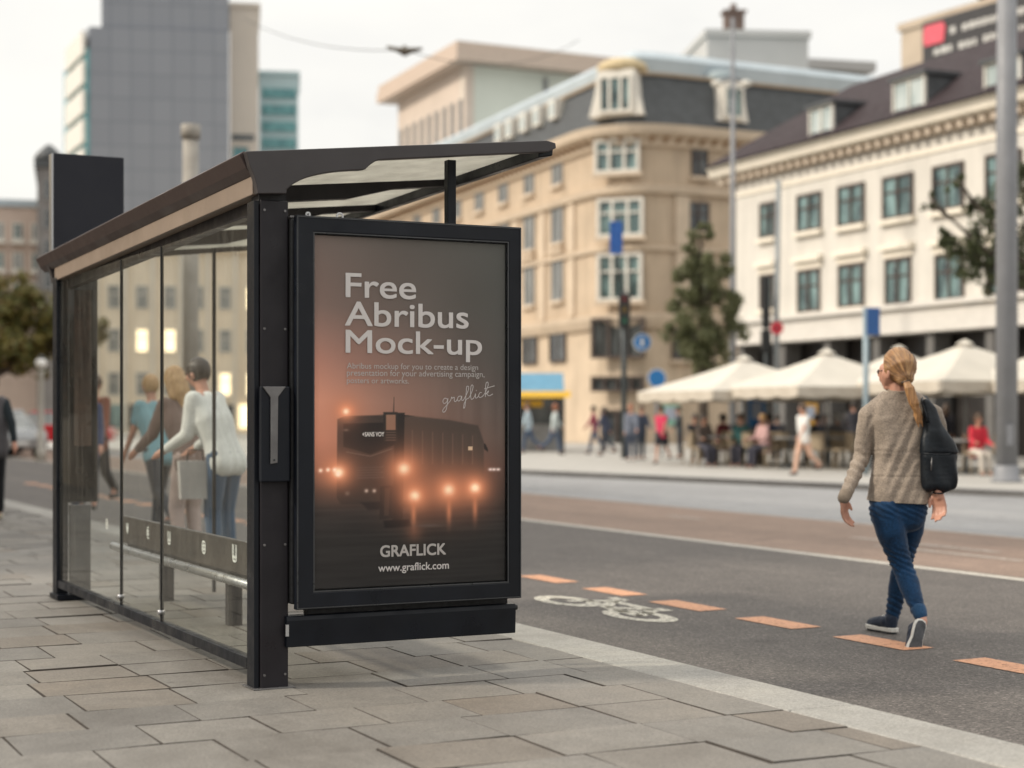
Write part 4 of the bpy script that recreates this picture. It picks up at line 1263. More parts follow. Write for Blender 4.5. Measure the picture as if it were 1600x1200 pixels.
SLATE = plain('slate_roof', (0.055, 0.06, 0.064), .6, .25, 2.5, bmp=.01, fine=14)
SLATE_P = plain('plum_slate_roof', (0.036, 0.026, 0.029), .75, .22, 2.5, bmp=.01, fine=14, spec=.2)
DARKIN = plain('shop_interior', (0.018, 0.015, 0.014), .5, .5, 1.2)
ZINC = plain('zinc_sheet', (0.38, 0.44, 0.48), .45, .1, .8, stretch=(1, 1, .2))


def frame(parent, F, a, z, w, h, fm, pm, mull=1, trans=1, bar=.09, proud=.09, sill=None, name='window', head=None, root=None):
    """A window on a facade: frame with bars, one glazing sheet, optional sill and head moulding."""
    m = MB()
    m.box(-w / 2, -proud, 0, -w / 2 + bar, .02, h); m.box(w / 2 - bar, -proud, 0, w / 2, .02, h)
    m.box(-w / 2 + bar, -proud, h - bar, w / 2 - bar, .02, h); m.box(-w / 2 + bar, -proud, 0, w / 2 - bar, .02, bar)
    for k in range(mull):
        x = -w / 2 + w * (k + 1) / (mull + 1); m.box(x - bar * .45, -proud + .01, bar, x + bar * .45, .02, h - bar)
    for k in range(trans):
        zz = h * (.62 if trans == 1 else (k + 1) / (trans + 1)); xs = [-w / 2 + bar] + [-w / 2 + w * (i + 1) / (mull + 1) for i in range(mull)] + [w / 2 - bar]
        for x0, x1 in zip(xs, xs[1:]): m.box(x0 + bar * .45, -proud + .02, zz - bar * .3, x1 - bar * .45, .02, zz + bar * .3)
    rl = (root or parent).location
    o = m.build(name, fm, parent, F.w(a, 0, z) - rl, F.rot)
    g_ = MB(); g_.add([(-w / 2 + .02, -.02, .02), (w / 2 - .02, -.02, .02), (w / 2 - .02, -.02, h - .02), (-w / 2 + .02, -.02, h - .02)], [(0, 1, 2, 3)])
    g_.build('pane', pm, o)
    if sill:
        s = MB(); s.box(-w / 2 - .12, -.2, -.16, w / 2 + .12, .0, -.01); s.build('sill', sill, o)
    if head:
        s = MB(); s.box(-w / 2 - .2, -.24, h + .28, w / 2 + .2, 0, h + .46); s.box(-w / 2 - .1, -.08, h + .02, w / 2 + .1, 0, h + .27); s.build('lintel', head, o)
    return o


def pxwin(parent, F, x0, y0, x1, y1, fm, pm, **k):
    cy, cx = (y0 + y1) / 2, (x0 + x1) / 2
    a0, a1 = F.az(x0, cy)[0], F.az(x1, cy)[0]
    z1, z0 = F.az(cx, y0)[1], F.az(cx, y1)[1]
    return frame(parent, F, (a0 + a1) / 2, z0, abs(a1 - a0), z1 - z0, fm, pm, **k)


POLE_ST = plain('pillar_stone_grey', (0.13, 0.125, 0.12), .7, .15, 1.5)
# ------------------------------------------------------------------ cream building on the right
FW = Facade((8.59, 65), (6.51, -15))
wb = empty('stone_building', FW.w(0), 0, 'cream three storey building with dark plum roof and dormers behind the parasols', 'building')
zc = FW.az(1400, 212)[1]; zg = FW.az(1400, 522)[1]; zf = FW.az(1400, 484)[1]
LW = 24
def wpart(mb, name, mat, parent=wb, **k): return mb.build(name, mat, parent, (0, 0, 0), FW.rot, **k)
m = MB(); m.box(0, 0, zf, LW, 12, zc); wpart(m, 'wall', STONE_W)
m = MB(); m.box(-.1, -.12, zg, LW, 11.9, zf - .002); m.box(-.15, -.3, zf, LW, -.002, zf + .16); wpart(m, 'shop_fascia', plain('pale_fascia', (0.62, 0.59, 0.55), .7, .06))
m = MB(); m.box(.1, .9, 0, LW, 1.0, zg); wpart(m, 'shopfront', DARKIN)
for k in range(9):
    m = MB(); m.box(.0 + k * 2.9, .1, 0, .0 + k * 2.9 + .38, .8, zg - .002); wpart(m, 'pillar', POLE_ST)
zk = FW.az(1400, 187)[1]
m = MB()
m.prism([(-.15, zc - .25), (-.25, zc - .05), (-.6, zc + .0), (-.66, zc + .22), (-.75, zc + .34), (-.05, zc + .38), (-.001, zc - .25)], -1.0, LW + .5, 'x'); wpart(m, 'cornice', STONE_W2)
m = MB()
for k in range(46): m.box(-.55 + k * .53, -.4, zc - .32, -.55 + k * .53 + .24, -.03, zc - .06)
wpart(m, 'corbel_moulding', plain('corbel_brown', (0.50, 0.42, 0.34), .8, .1))
m = MB(); m.box(-.3, -.025, zc - .34, LW, -.002, zc - .03); wpart(m, 'corbel_gap_shade', plain('dark_gap_shade', (0.10, 0.07, 0.055), .8, .15))  # dark strip behind the corbels: shade of their gaps painted in
m = MB(); m.box(0, -.06, zc - .85, LW, -.002, zc - .7); wpart(m, 'string_course', STONE_W2)
rz0 = zc + .36
zr = FW.az(1400, 112, 3.0)[1]
ar = FW.az(1330, 122, 3.0)[0]
m = MB()
bq = [(-.9, -.9, rz0), (LW + 6, -.9, rz0), (LW + 6, 11, rz0), (-.9, 11, rz0)]; tq = [(ar, 3.0, zr), (LW + 6, 3.0, zr + .3), (LW + 6, 8, zr + .3), (ar, 8, zr)]
m.add(bq + tq, [(0, 1, 5, 4), (1, 2, 6, 5), (2, 3, 7, 6), (3, 0, 4, 7), (4, 5, 6, 7)]); roof = wpart(m, 'roof', SLATE_P)
for (x0, y0, x1, y1) in ((1267, 165, 1312, 222), (1398, 121, 1456, 191), (1541, 92, 1606, 150)):
    cx = (x0 + x1) / 2; yd = -.5
    while FW.az(cx, y1, yd)[1] > rz0 + (yd + .9) * (zr - rz0) / 3.9 + .02 and yd < 2: yd += .02
    a0, a1 = FW.az(x0, 150, yd)[0], FW.az(x1 - 8, 150, yd)[0]
    z1, z0 = FW.az(cx, y0, yd)[1], FW.az(cx, y1, yd)[1]
    dm = MB(); dm.box(a0, yd, z0 - .1, a1, yd + 4.3, z1); dm.box(a0 - .12, yd - .2, z1, a1 + .12, yd + 4.4, z1 + .12)
    do = wpart(dm, 'dormer', plain('dormer_lead', (0.07, 0.075, 0.08), .55))
    F2 = Facade(FW.w(0, .2).to_2d(), FW.d)
    fr = MB(); w_, h_ = a1 - a0, z1 - z0
    o = frame(do, Facade((0, 0), (1, 0)), 0, 0, w_, h_, F_WHITE, P_PALE, mull=1, trans=0, bar=.07, root=do); o.location = ((a0 + a1) / 2, yd - .01, z0)
colsT = [(1189, 1212), (1247, 1284), (1311, 1352), (1381, 1428), (1459, 1507)]
rowsT = [(316, 372), (302, 361), (288, 352), (273, 341), (256, 328)]
rowsB = [(429, 483), (421, 488), (412, 480), (403, 476), (396, 470)]
for (xa, xb), (ya, yb) in zip(colsT, rowsT):
    pxwin(wb, FW, xa, ya, xb, yb, F_BROWN, P_TEAL, mull=1, trans=1, sill=STONE_W2)
for (xa, xb), (ya, yb) in zip([(1189, 1210), (1248, 1282), (1312, 1351), (1385, 1424), (1463, 1507)], rowsB):
    pxwin(wb, FW, xa, ya, xb, yb, F_BROWN, P_TEAL, mull=1, trans=1, sill=STONE_W2, head=STONE_W2)
aL = FW.az(1483, 300)[0]; st = aL - FW.az(1404, 300)[0]
zA = FW.az(1483, 328)[1], FW.az(1483, 256)[1]; zB = FW.az(1485, 470)[1], FW.az(1485, 396)[1]
for k in (1, 2, 3):
    frame(wb, FW, aL + st * k, zA[0], 1.62, zA[1] - zA[0], F_BROWN, P_TEAL, sill=STONE_W2)
    frame(wb, FW, aL + st * k, zB[0], 1.5, zB[1] - zB[0], F_BROWN, P_TEAL, sill=STONE_W2, head=STONE_W2)

# ------------------------------------------------------------------ tan corner building
CP = Vector(((962 - 800) / FPX * 74, 74))
FL = Facade(CP, (.3776, -1.0)); FR = Facade(CP, V)
cb = empty('corner_building', CP.to_3d(), 0, 'tan stone corner building with grey mansard roof and white corner dormer', 'building')
NA = 12; TT = 3.2


def outline_path(d, la=-62.0, rb=26.0):
    pts = [(FL.w(la), FL.n)]
    for i in range(NA + 1):
        s = i / NA
        a, c, e = FL.w(-TT), CP.to_3d(), FR.w(TT)
        p = a * (1 - s) ** 2 + c * (2 * s * (1 - s)) + e * s * s
        pts.append((p, (FL.n * (1 - s) + FR.n * s).normalized()))
    pts.append((FR.w(rb), FR.n))
    return [Vector((p.x + n.x * d - CP.x, p.y + n.y * d - CP.y, 0)) for p, n in pts]


def sweep(profile, name, mat, parent=cb, la=-62.0, rb=26.0, pts=None):
    m = MB(); rows = []
    for d, z in profile:
        rows.append([Vector((p.x, p.y, z)) for p in outline_path(d, la, rb)])
    n = len(rows[0])
    m.add([p for r in rows for p in r], [(i * n + k, i * n + k + 1, (i + 1) * n + k + 1, (i + 1) * n + k) for i in range(len(rows) - 1) for k in range(n - 1)])
    return m.build(name, mat, parent)


def zy(py, d=73.0): return CAMH - (py - HZ) / FPX * d


z_c, z_s, z_b, z_e = zy(200), zy(286), zy(380), zy(492)
sweep([(0, z_e), (0, z_c)], 'wall', STONE_T)
sweep([(.05, 0), (.05, z_e)], 'ground_floor', STONE_L)
sweep([(0.0, z_c - .5), (-.2, z_c - .45), (-.25, z_c - .2), (-.75, z_c + .05), (-.85, z_c + .4), (-.05, z_c + .45)], 'cornice', STONE_T2)
sweep([(0, z_s - .2), (-.22, z_s - .15), (-.3, z_s + .12), (-.002, z_s + .2)], 'string_course', STONE_T2)
sweep([(0, z_b - .12), (-.16, z_b - .1), (-.2, z_b + .1), (-.002, z_b + .12)], 'string_course', STONE_T2)
sweep([(.03, z_e - .5), (-.15, z_e - .45), (-.35, z_e - .1), (-.4, z_e + .12), (-.002, z_e + .2)], 'entablature', STONE_T2)
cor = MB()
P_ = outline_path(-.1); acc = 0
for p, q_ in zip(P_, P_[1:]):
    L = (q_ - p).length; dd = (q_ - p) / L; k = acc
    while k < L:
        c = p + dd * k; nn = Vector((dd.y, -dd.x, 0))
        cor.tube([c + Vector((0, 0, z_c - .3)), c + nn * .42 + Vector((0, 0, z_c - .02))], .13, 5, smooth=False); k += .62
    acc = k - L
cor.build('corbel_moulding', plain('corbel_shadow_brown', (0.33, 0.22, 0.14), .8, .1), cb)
z_m = zy(97)
sweep([(.05, z_c + .44), (.4, (z_c + z_m) / 2), (.85, z_m)], 'mansard_roof', SLATE)
sweep([(.75, z_m), (.65, z_m + .12), (1.4, z_m + .26)], 'roof_curb', STONE_T2)
z_x = zy(67, 75)
sweep([(1.4, z_m + .28), (1.3, z_x - .35), (1.7, z_x), (4.5, z_x + .12)], 'attic_storey', ZINC)
bk = MB(); bk.prism([(p.x, p.y) for p in outline_path(4.4)] + [(FR.w(26, 14) - CP.to_3d())[:2], (FL.w(-62, 14) - CP.to_3d())[:2]], z_m - 4, z_x - .02); bk.build('roof_top', ZINC, cb)
# windows of the long left front: four rows repeated down the street
a1_, a2_ = FL.az(872, 300)[0], FL.az(828, 300)[0]; stp = a1_ - a2_
rows = [(FL.az(872, 289)[1], FL.az(872, 246)[1], 1.25), (FL.az(872, 380)[1], FL.az(872, 321)[1], 1.35), (FL.az(872, 470)[1], FL.az(872, 405)[1], 1.35), (FL.az(876, 566)[1], FL.az(876, 505)[1], 1.9)]
for k in range(-0, 13):
    a = a1_ - stp * k
    for r, (z0, z1, w_) in enumerate(rows):
        if a < -60: continue
        frame(cb, FL, a, z0, w_, z1 - z0, F_GREY if r < 3 else F_BROWN, P_GREY if r < 3 else P_DARK, mull=1, trans=0, sill=STONE_T2 if r < 3 else None, head=STONE_T2 if r == 2 else None)
# bowed corner: white window groups
mid = (FL.w(-TT) + CP.to_3d() * 2 + FR.w(TT)) / 4
cd = Vector((FL.d + FR.d)).normalized()
FC = Facade(mid.to_2d() - Vector((-cd.y, cd.x)) * .12, cd)
for (x0, y0, x1, y1) in ((930, 218, 1000, 270), (934, 310, 1006, 370), (934, 396, 1004, 470)):
    pxwin(cb, FC, x0, y0, x1, y1, F_WHITE, P_TEAL, mull=2, trans=1, bar=.13, proud=.18, sill=STONE_T2)
pxwin(cb, FC, 925, 497, 1008, 560, F_BROWN, P_DARK, mull=2, trans=0, bar=.12, proud=.2)
pxwin(cb, FC, 925, 588, 1008, 612, F_BROWN, P_DARK, mull=3, trans=0, bar=.1, proud=.2)
pxwin(cb, FC, 940, 640, 990, 698, F_BROWN, P_DARK, mull=1, trans=0, bar=.12, proud=.2, name='door')
for (x0, y0, x1, y1) in ((1080, 227, 1105, 276), (1074, 316, 1107, 362), (1074, 398, 1107, 470), (1050, 500, 1110, 562), (1150, 228, 1172, 276)):
    pxwin(cb, FR, x0, y0, x1, y1, F_BROWN, P_DARK, mull=1, trans=1, sill=STONE_T2)
# pilasters on the right front
def pilaster(F, a, w_):
    m = MB(); m.box(a - w_, -.12, z_e + .25, a + w_, -.002, z_b - .14); m.box(a - w_, -.12, z_b + .14, a + w_, -.002, z_s - .22); m.build('pilaster', STONE_T2, cb, (0, 0, 0), F.rot)
for a in (3.4, 8.2, 13.0): pilaster(FR, a, .35)
for k in range(13): pilaster(FL, a1_ - stp * (k - .5), .3)


def dormer(F, x0, y0, x1, y1, cap_col):
    a0, a1 = F.az(x0, 150, .3)[0], F.az(x1, 150, .3)[0]; cx = (x0 + x1) / 2
    z1, z0 = F.az(cx, y0, .3)[1], F.az(cx, y1, .3)[1]; w_, h_ = a1 - a0, z1 - z0; c = (a0 + a1) / 2
    m = MB(); m.prism([(-w_ / 2, 0), (w_ / 2, 0), (w_ * .40, h_ * .45), (w_ * .33, h_), (-w_ * .33, h_), (-w_ * .40, h_ * .45)], 0, 2.6, 'y')
    o = m.build('dormer', F_WHITE, cb, F.w(c, .12, z0) - cb.location, F.rot)
    f = frame(o, Facade((0, 0), (1, 0)), 0, 0, w_ * .62, h_ * .82, F_WHITE, P_TEAL, mull=2 if w_ > 2 else 1, trans=0, bar=.13, proud=.14, root=o); f.location = (0, -.01, .12)
    m = MB(); m.lathe([(w_ * .43, 0), (w_ * .47, .18), (w_ * .42, .42), (w_ * .25, .62)], 16, (0, 1.0, h_)); m.build('dormer_cap', cap_col, o)


dormer(FC, 922, 110, 1006, 182, plain('ochre_cap', (0.50, 0.40, 0.24), .7, .1))
dormer(FR, 1117, 128, 1166, 191, plain('grey_blue_cap', (0.24, 0.29, 0.31), .6, .1))
for px in (783, 800, 822, 843, 868):
    a, z = FL.az(px, 208 - (px - 783) * .44, .5)
    m = MB(); m.box(-.42, -.12, 0, .42, .9, .95); o = m.build('skylight', F_WHITE, cb, FL.w(a, .4, z - .5) - cb.location, FL.rot)
    m = MB(); m.add([(-.3, -.125, .12), (.3, -.125, .12), (.3, -.125, .82), (-.3, -.125, .82)], [(0, 1, 2, 3)]); m.build('pane', P_PALE, o)


# ------------------------------------------------------------------ plainer blocks further off
def block(name, label, F, xl, xr_, ytop, depth, wall, roofmat=None, cat='building', parts=None, zb=0, over=0.0):
    """Box building whose front spans photo columns xl..xr on facade F."""
    a0, a1 = F.az(xl, 300)[0], F.az(xr_, 300)[0]
    z = F.az((xl + xr_) / 2, ytop)[1]
    o = empty(name, F.w(a0), 0, label, cat)
    m = MB(); m.box(0, 0, zb, a1 - a0, depth, z); m.build('wall', wall, o, (0, 0, 0), F.rot)
    m = MB(); m.box(-over - .15, -over - .15, z, a1 - a0 + over + .15, depth + over + .15, z + .4 + over * .4); m.build('roof', roofmat or wall, o, (0, 0, 0), F.rot)
    return o, a0, a1, z


# pale stone block with eaves, behind the tan one
CC = Vector(((727 - 800) / FPX * 112, 112)); F1 = Facade(CC, (.40, -1.0)); F2 = Facade(CC, V)
zC = F1.az(727, 100)[1]
aE = F1.az(622, 130)[0]; bE = 24
ec_ = empty('stone_block', CC.to_3d(), 0, 'pale stone block with wide flat eaves and a mint green side behind the tan building', 'building')
m = MB(); m.box(aE, 0, 0, 0, .6, zC); m.build('wall', plain('pinkish_stone', (0.56, 0.47, 0.40), .85, .08, .5), ec_, (0, 0, 0), F1.rot)
m = MB(); m.box(.05, .05, 0, bE, .7, zC - .02); m.build('side_wall', plain('mint_render', (0.60, 0.62, 0.55), .8, .06, .3), ec_, (0, 0, 0), F2.rot)
corners = [F1.w(aE - 1.5, -1.2), CC.to_3d() + Vector((-.5, -1.7, 0)), F2.w(bE, -1.2), F2.w(bE, 13), F1.w(aE - 1.5, 11)]
m = MB(); m.prism([(c.x - CC.x, c.y - CC.y) for c in corners], zC, zC + .7); m.prism([(c.x * .98 - CC.x * .98, c.y * .98 - CC.y * .98) for c in corners], zC + .7, zC + 1.2); m.build('eaves', plain('eaves_stone', (0.50, 0.40, 0.33), .8, .08), ec_)
for k in range(9):
    a = aE + (k + .5) * (-aE / 9)
    frame(ec_, F1, a, zC - 5.2, -aE / 9 * .36, 3.0, F_GREY, P_GREY, mull=0, trans=1, bar=.15)
for k in range(2): frame(ec_, F2, 6 + 9 * k, zC - 6, .3, 5.6, F_GREY, P_GREY, mull=0, trans=0, bar=.1)

# grey rooftop blocks
FG = Facade(at(1105, 200, 100).to_2d(), (1, .10))
GREYR = plain('grey_render', (0.46, 0.46, 0.45), .85, .06, .3)
o, *_ = block('rooftop_block', 'plain grey rendered block with chimney rising behind the mansard roof', FG, 1105, 1263, 58, 12, GREYR)
m = MB(); a, z = FG.az(1149, 50, 2); m.box(a - .55, 2, z - .8, a + .55, 3, z + 1.2); m.box(a - .7, 1.9, z + 1.2, a + .7, 3.1, z + 1.35); m.tube([(a, 2.5, z + 1.3), (a, 2.5, z + 1.8)], .2, 8)
m.build('chimney', plain('chimney_brick', (0.14, 0.10, 0.085), .8, .2), o, FG.w(0) - o.location, FG.rot)
FG2 = Facade(at(1260, 200, 112).to_2d(), (1, .25))
block('low_grey_block', 'low grey block beside the plain rendered one over the plum roof', FG2, 1255, 1345, 112, 12, plain('grey_render_dark', (0.40, 0.39, 0.38), .85, .08, .3), over=.6)

# block with a sign, top right
FS = Facade(at(1408, 60, 92).to_2d(), (.55, -1))
ob, a0, a1, zs_ = block('office_block', 'beige office block with a dark sign band above the plum roof', FS, 1408, 1680, 10, 10, plain('beige_cladding', (0.42, 0.34, 0.26), .8, .1, .4))
s0, zt_ = FS.az(1446, 38); s1, zb_ = FS.az(1600, 60)
m = MB(); m.box(s0, -.2, zt_ - 2.1, s1 + 4, -.01, zt_ + .05); sg = m.build('sign_board', plain('sign_black', (0.03, 0.027, 0.028), .5), ob, FS.w(0) - ob.location, FS.rot)
m = MB(); m.prism([(s0 + .2, zt_ - 1.25), (s0 + 1.6, zt_ - 1.25), (s0 + 1.75, zt_ - .5), (s0 + 1.6, zt_ - .2), (s0 + .2, zt_ - .2), (s0 + .1, zt_ - .7)], -.26, -.21, 'y'); m.build('logo_patch', plain('pink_red', (0.62, 0.09, 0.12), .5), sg)
m = MB()
for row, zz in ((0, zt_ - .95), (1, zt_ - 1.85)):
    a = s0 + (2.1 if row == 0 else .9)
    while a < s1 + 3:
        w_ = R.uniform(.22, .42); m.box(a, -.24, zz, a + w_, -.21, zz + R.uniform(.3, .36)); a += w_ + (.12 if R.random() < .75 else .5)
m.build('sign_lettering', plain('sign_pale', (0.5, 0.48, 0.45), .5), sg)
FS2 = Facade(FS.w(FS.az(1462, 20)[0], 3).to_2d(), FS.d)
m = MB(); m.box(FS.az(1462, 20)[0], 3, zs_ + .4, 20, 9, zs_ + 4); m.build('upper_storey', P_DARK, ob, FS.w(0) - ob.location, FS.rot)

# ---- tower group on the left
TW = plain('blue_grey_panels', (0.135, 0.155, 0.18), .6, .10, .15)
def tower_mat():
    m, nt, b = material('tower_panels')
    v = coords(nt, (1, 1, 1))
    br = nt.nodes.new('ShaderNodeTexBrick'); br.offset = 0; br.inputs['Scale'].default_value = 1; br.inputs['Brick Width'].default_value = 1.6; br.inputs['Row Height'].default_value = 1.9
    br.inputs['Mortar Size'].default_value = .05; br.inputs['Color1'].default_value = (0.20, 0.215, 0.245, 1); br.inputs['Color2'].default_value = (0.215, 0.23, 0.26, 1); br.inputs['Mortar'].default_value = (0.145, 0.16, 0.185, 1)
    mp = nt.nodes.new('ShaderNodeMapping'); mp.inputs['Rotation'].default_value = (math.pi / 2, 0, 0); nt.links.new(v, mp.inputs['Vector']); nt.links.new(mp.outputs[0], br.inputs['Vector'])
    nt.links.new(br.outputs['Color'], b.inputs['Base Color']); b.inputs['Roughness'].default_value = .45
    return m
A0 = at(140, 300, 135).to_2d(); FT = Facade(A0, (1, .17))
tw = empty('tower_block', A0.to_3d(), 0, 'tall blue grey windowless tower with white banded flank, left of the shelter roof', 'tower')
aT = FT.az(358, 300)[0]
B0 = A0 + Vector((-.45, 1)) * 22; fl = (A0 - B0)
FTL = Facade(B0, fl)
# choose the flank so that it ends at photo column 106
for L in range(60, 800):
    B0 = A0 + Vector((-.45, 1)).normalized() * L * .1
    if 800 + B0.x / B0.y * FPX < 106: break
FTL = Facade(B0, A0 - B0); FLn = (A0 - B0).length
m = MB(); m.prism([(0, 0), tuple(FT.w(aT).to_2d() - A0), tuple(FT.w(aT, 26).to_2d() - A0), tuple(B0 + Vector((1.5, 20)) - A0), tuple(B0 - A0)], 0, 32.2); m.build('wall', tower_mat(), tw)
m = MB(); m.box(.9, .2, 32.2, aT, 18, 40); m.build('upper_wall', tower_mat(), tw, (0, 0, 0), FT.rot)
m = MB(); m.box(0, -.35, 1, FLn, -.02, 30.5); m.build('flank_glazing', P_AQUA, tw, (B0 - A0).to_3d(), FTL.rot)
m = MB()
for k in range(13): m.box(FLn * .22, -.6, 1.9 + 2.34 * k, FLn + .1, -.36, 3.75 + 2.34 * k)
m.build('balcony_bands', F_WHITE, tw, (B0 - A0).to_3d(), FTL.rot)
FSl = Facade(at(359, 100, 142).to_2d(), (1, .16))
o, a0, a1, z = block('slab_block', 'slim cream slab block standing right of the blue grey tower', FSl, 359, 404, 12, 9, plain('warm_cream_panels', (0.62, 0.56, 0.49), .8, .05, .2))
frame(o, FSl, a0 + 1.1, FSl.az(380, 220)[1], 1.9, .55, F_GREY, P_DARK, mull=0, trans=0, bar=.06); frame(o, FSl, a0 + .9, FSl.az(380, 252)[1], 1.3, 1.2, F_GREY, P_AQUA, mull=0, trans=0, bar=.06)
FTe = Facade(at(405, 100, 155).to_2d(), (1, .13))
o, a0, a1, z = block('glass_block', 'teal glass office block with pale floor bands right of the slab', FTe, 405, 466, 118, 9, plain('bluish_white_spandrel', (0.42, 0.55, 0.58), .5, .05))
for k in range(12):
    m = MB(); m.box(.25, -.12, z - 2.1 - k * 1.52, a1 - a0 - .2, -.01, z - 1.2 - k * 1.52); m.build('window_band', P_AQUA, o, (0, 0, 0), FTe.rot)

LITWIN = emissive('lit_window', (1.0, 0.82, 0.52), 1.5)
# long tan front seen through the shelter glass
FB = Facade(at(100, 500, 120).to_2d(), (1, .2))
o, a0, a1, z = block('long_stone_building', 'long low tan stone building seen through the shelter glass', FB, 100, 500, 392, 10, plain('tan_far_stone', (0.76, 0.67, 0.54), .85, .1, .4), over=.4)
for k in range(9):
    for r in range(3):
        frame(o, FB, a0 + 1.5 + k * 1.95, 2.6 + r * 3.1, .95, 1.75, F_WHITE, LITWIN if (k * 3 + r * 2) % 7 in (1, 4) else P_GREY, mull=0, trans=1, bar=.1)
for k in range(9):
    m = MB(); m.box(.55 + k * 1.95, -.15, .3, 2.2 + k * 1.95, -.01, 2.0); m.build('shop_window', (LITWIN, P_DARK, P_TEAL)[(k * 2) % 3] if k % 4 != 3 else LITWIN, o, (0, 0, 0), FB.rot)
    m = MB(); m.box(.2 + k * 1.95, -.35, .02, .42 + k * 1.95, -.01, z - .1); m.build('pilaster', F_WHITE, o, (0, 0, 0), FB.rot)

# apartments at far left
FA = Facade(at(-80, 400, 96).to_2d(), (1, .29))
o, a0, a1, z = block('apartment_block', 'pale pink apartment block with balconies at the far left', FA, -80, 62, 322, 10, plain('pinkish_render', (0.50, 0.40, 0.34), .85, .12, .5), ZINC)
for k in range(5):
    for r in range(3):
        frame(o, FA, a0 + .6 + k * 1.05, z - 1.9 - r * 1.7, .62, 1.0, F_WHITE, P_TEAL if (k + r) % 2 else P_GREY, mull=1, trans=0, bar=.07)
    m = MB(); m.box(.3 + k * 1.05 - .1, -.5, z - 2.15, .3 + k * 1.05 + .7, -.01, z - 1.95); m.box(.3 + k * 1.05 - .1, -.5, z - 3.85, .3 + k * 1.05 + .7, -.01, z - 3.65); m.build('balcony', F_WHITE, o, (0, 0, 0), FA.rot)
FD = Facade(at(58, 400, 90).to_2d(), (1, .26))
o, a0, a1, z = block('turret_house', 'dark grey ornate house with slate turret left of the sign box', FD, 58, 128, 262, 8, plain('dark_grey_stone', (0.17, 0.16, 0.155), .85, .2, .8), SLATE)
m = MB(); m.lathe([(.7, 0), (.8, .12), (.65, .4), (.35, .7), (.1, .9)], 12, (.6, .6, z + .4)); m.build('turret', SLATE, o, (0, 0, 0), FD.rot)
for r in range(4):
    for k in range(2): frame(o, FD, a0 + .55 + k * .95, z - 1.7 - r * 1.6, .45, 1.05, F_GREY, P_DARK, mull=0, trans=1, bar=.07)

# terrace off to the left whose front is mirrored in the shelter glass
FM = Facade(street(-19, 34).to_2d(), -U)
FM = Facade(street(-13, 62).to_2d(), -U)
mb_ = empty('shop_terrace', FM.w(0), 0, 'warm stone shop terrace mirrored in the shelter glass, off to the left', 'building')
m = MB(); m.box(0, 0, 3.6, 52, 9, 12); m.build('wall', plain('terrace_stone', (0.72, 0.62, 0.47), .85, .12, .5), mb_, (0, 0, 0), FM.rot)
m = MB(); m.box(0, .4, 0, 52, 9, 3.6); m.build('shopfront', plain('terrace_shopfront', (0.3, 0.24, 0.17), .4, .6, .5), mb_, (0, 0, 0), FM.rot)
m = MB(); m.box(0, -.5, 3.4, 52, -.01, 3.9); m.box(0, -.6, 11.7, 52, -.01, 12.3); m.build('string_course', STONE_W2, mb_, (0, 0, 0), FM.rot)
for k in range(13):
    for r in range(2): frame(mb_, FM, 2 + k * 4, 4.8 + r * 3.5, 1.5, 2.2, F_WHITE, P_GREY, sill=STONE_W2)
    m = MB(); m.box(2 + k * 4 - 1.7, -.02, 0, 2 + k * 4 - 1.35, .39, 3.4); m.build('pillar', STONE_L, mb_, (0, 0, 0), FM.rot)
LIT = emissive('lit_shop_lamp', (1.0, 0.85, 0.62), 5.0)
for k, z in ((1, 2.7), (3, 2.9), (4, 2.2), (6, 2.8), (8, 2.5), (9, 2.9), (11, 2.6)):
    m = MB(); m.lathe([(.05, .25), (.3, .2), (.36, 0), (.3, -.08)], 14, (2 + k * 4, .1, z)); m.build('shop_lamp', LIT, mb_, (0, 0, 0), FM.rot)
# ================================================================== TREES
LEAF = islands('leaf_green', [(0.12, 0.135, 0.065), (0.18, 0.19, 0.10), (0.15, 0.165, 0.08), (0.23, 0.235, 0.13), (0.10, 0.115, 0.055)], .55, bmp=0, trans=.55)
LEAF_OLIVE = islands('leaf_olive', [(0.10, 0.11, 0.028), (0.155, 0.145, 0.036), (0.08, 0.09, 0.024), (0.20, 0.155, 0.04), (0.14, 0.085, 0.025)], .6, bmp=0, trans=.3)
LEAF_DARK = islands('leaf_dark', [(0.055, 0.065, 0.03), (0.085, 0.10, 0.045), (0.07, 0.08, 0.038)], .55, bmp=0, trans=.45)
BARK = plain('bark', (0.075, 0.058, 0.045), .9, .3, 6, bmp=.02, fine=14)


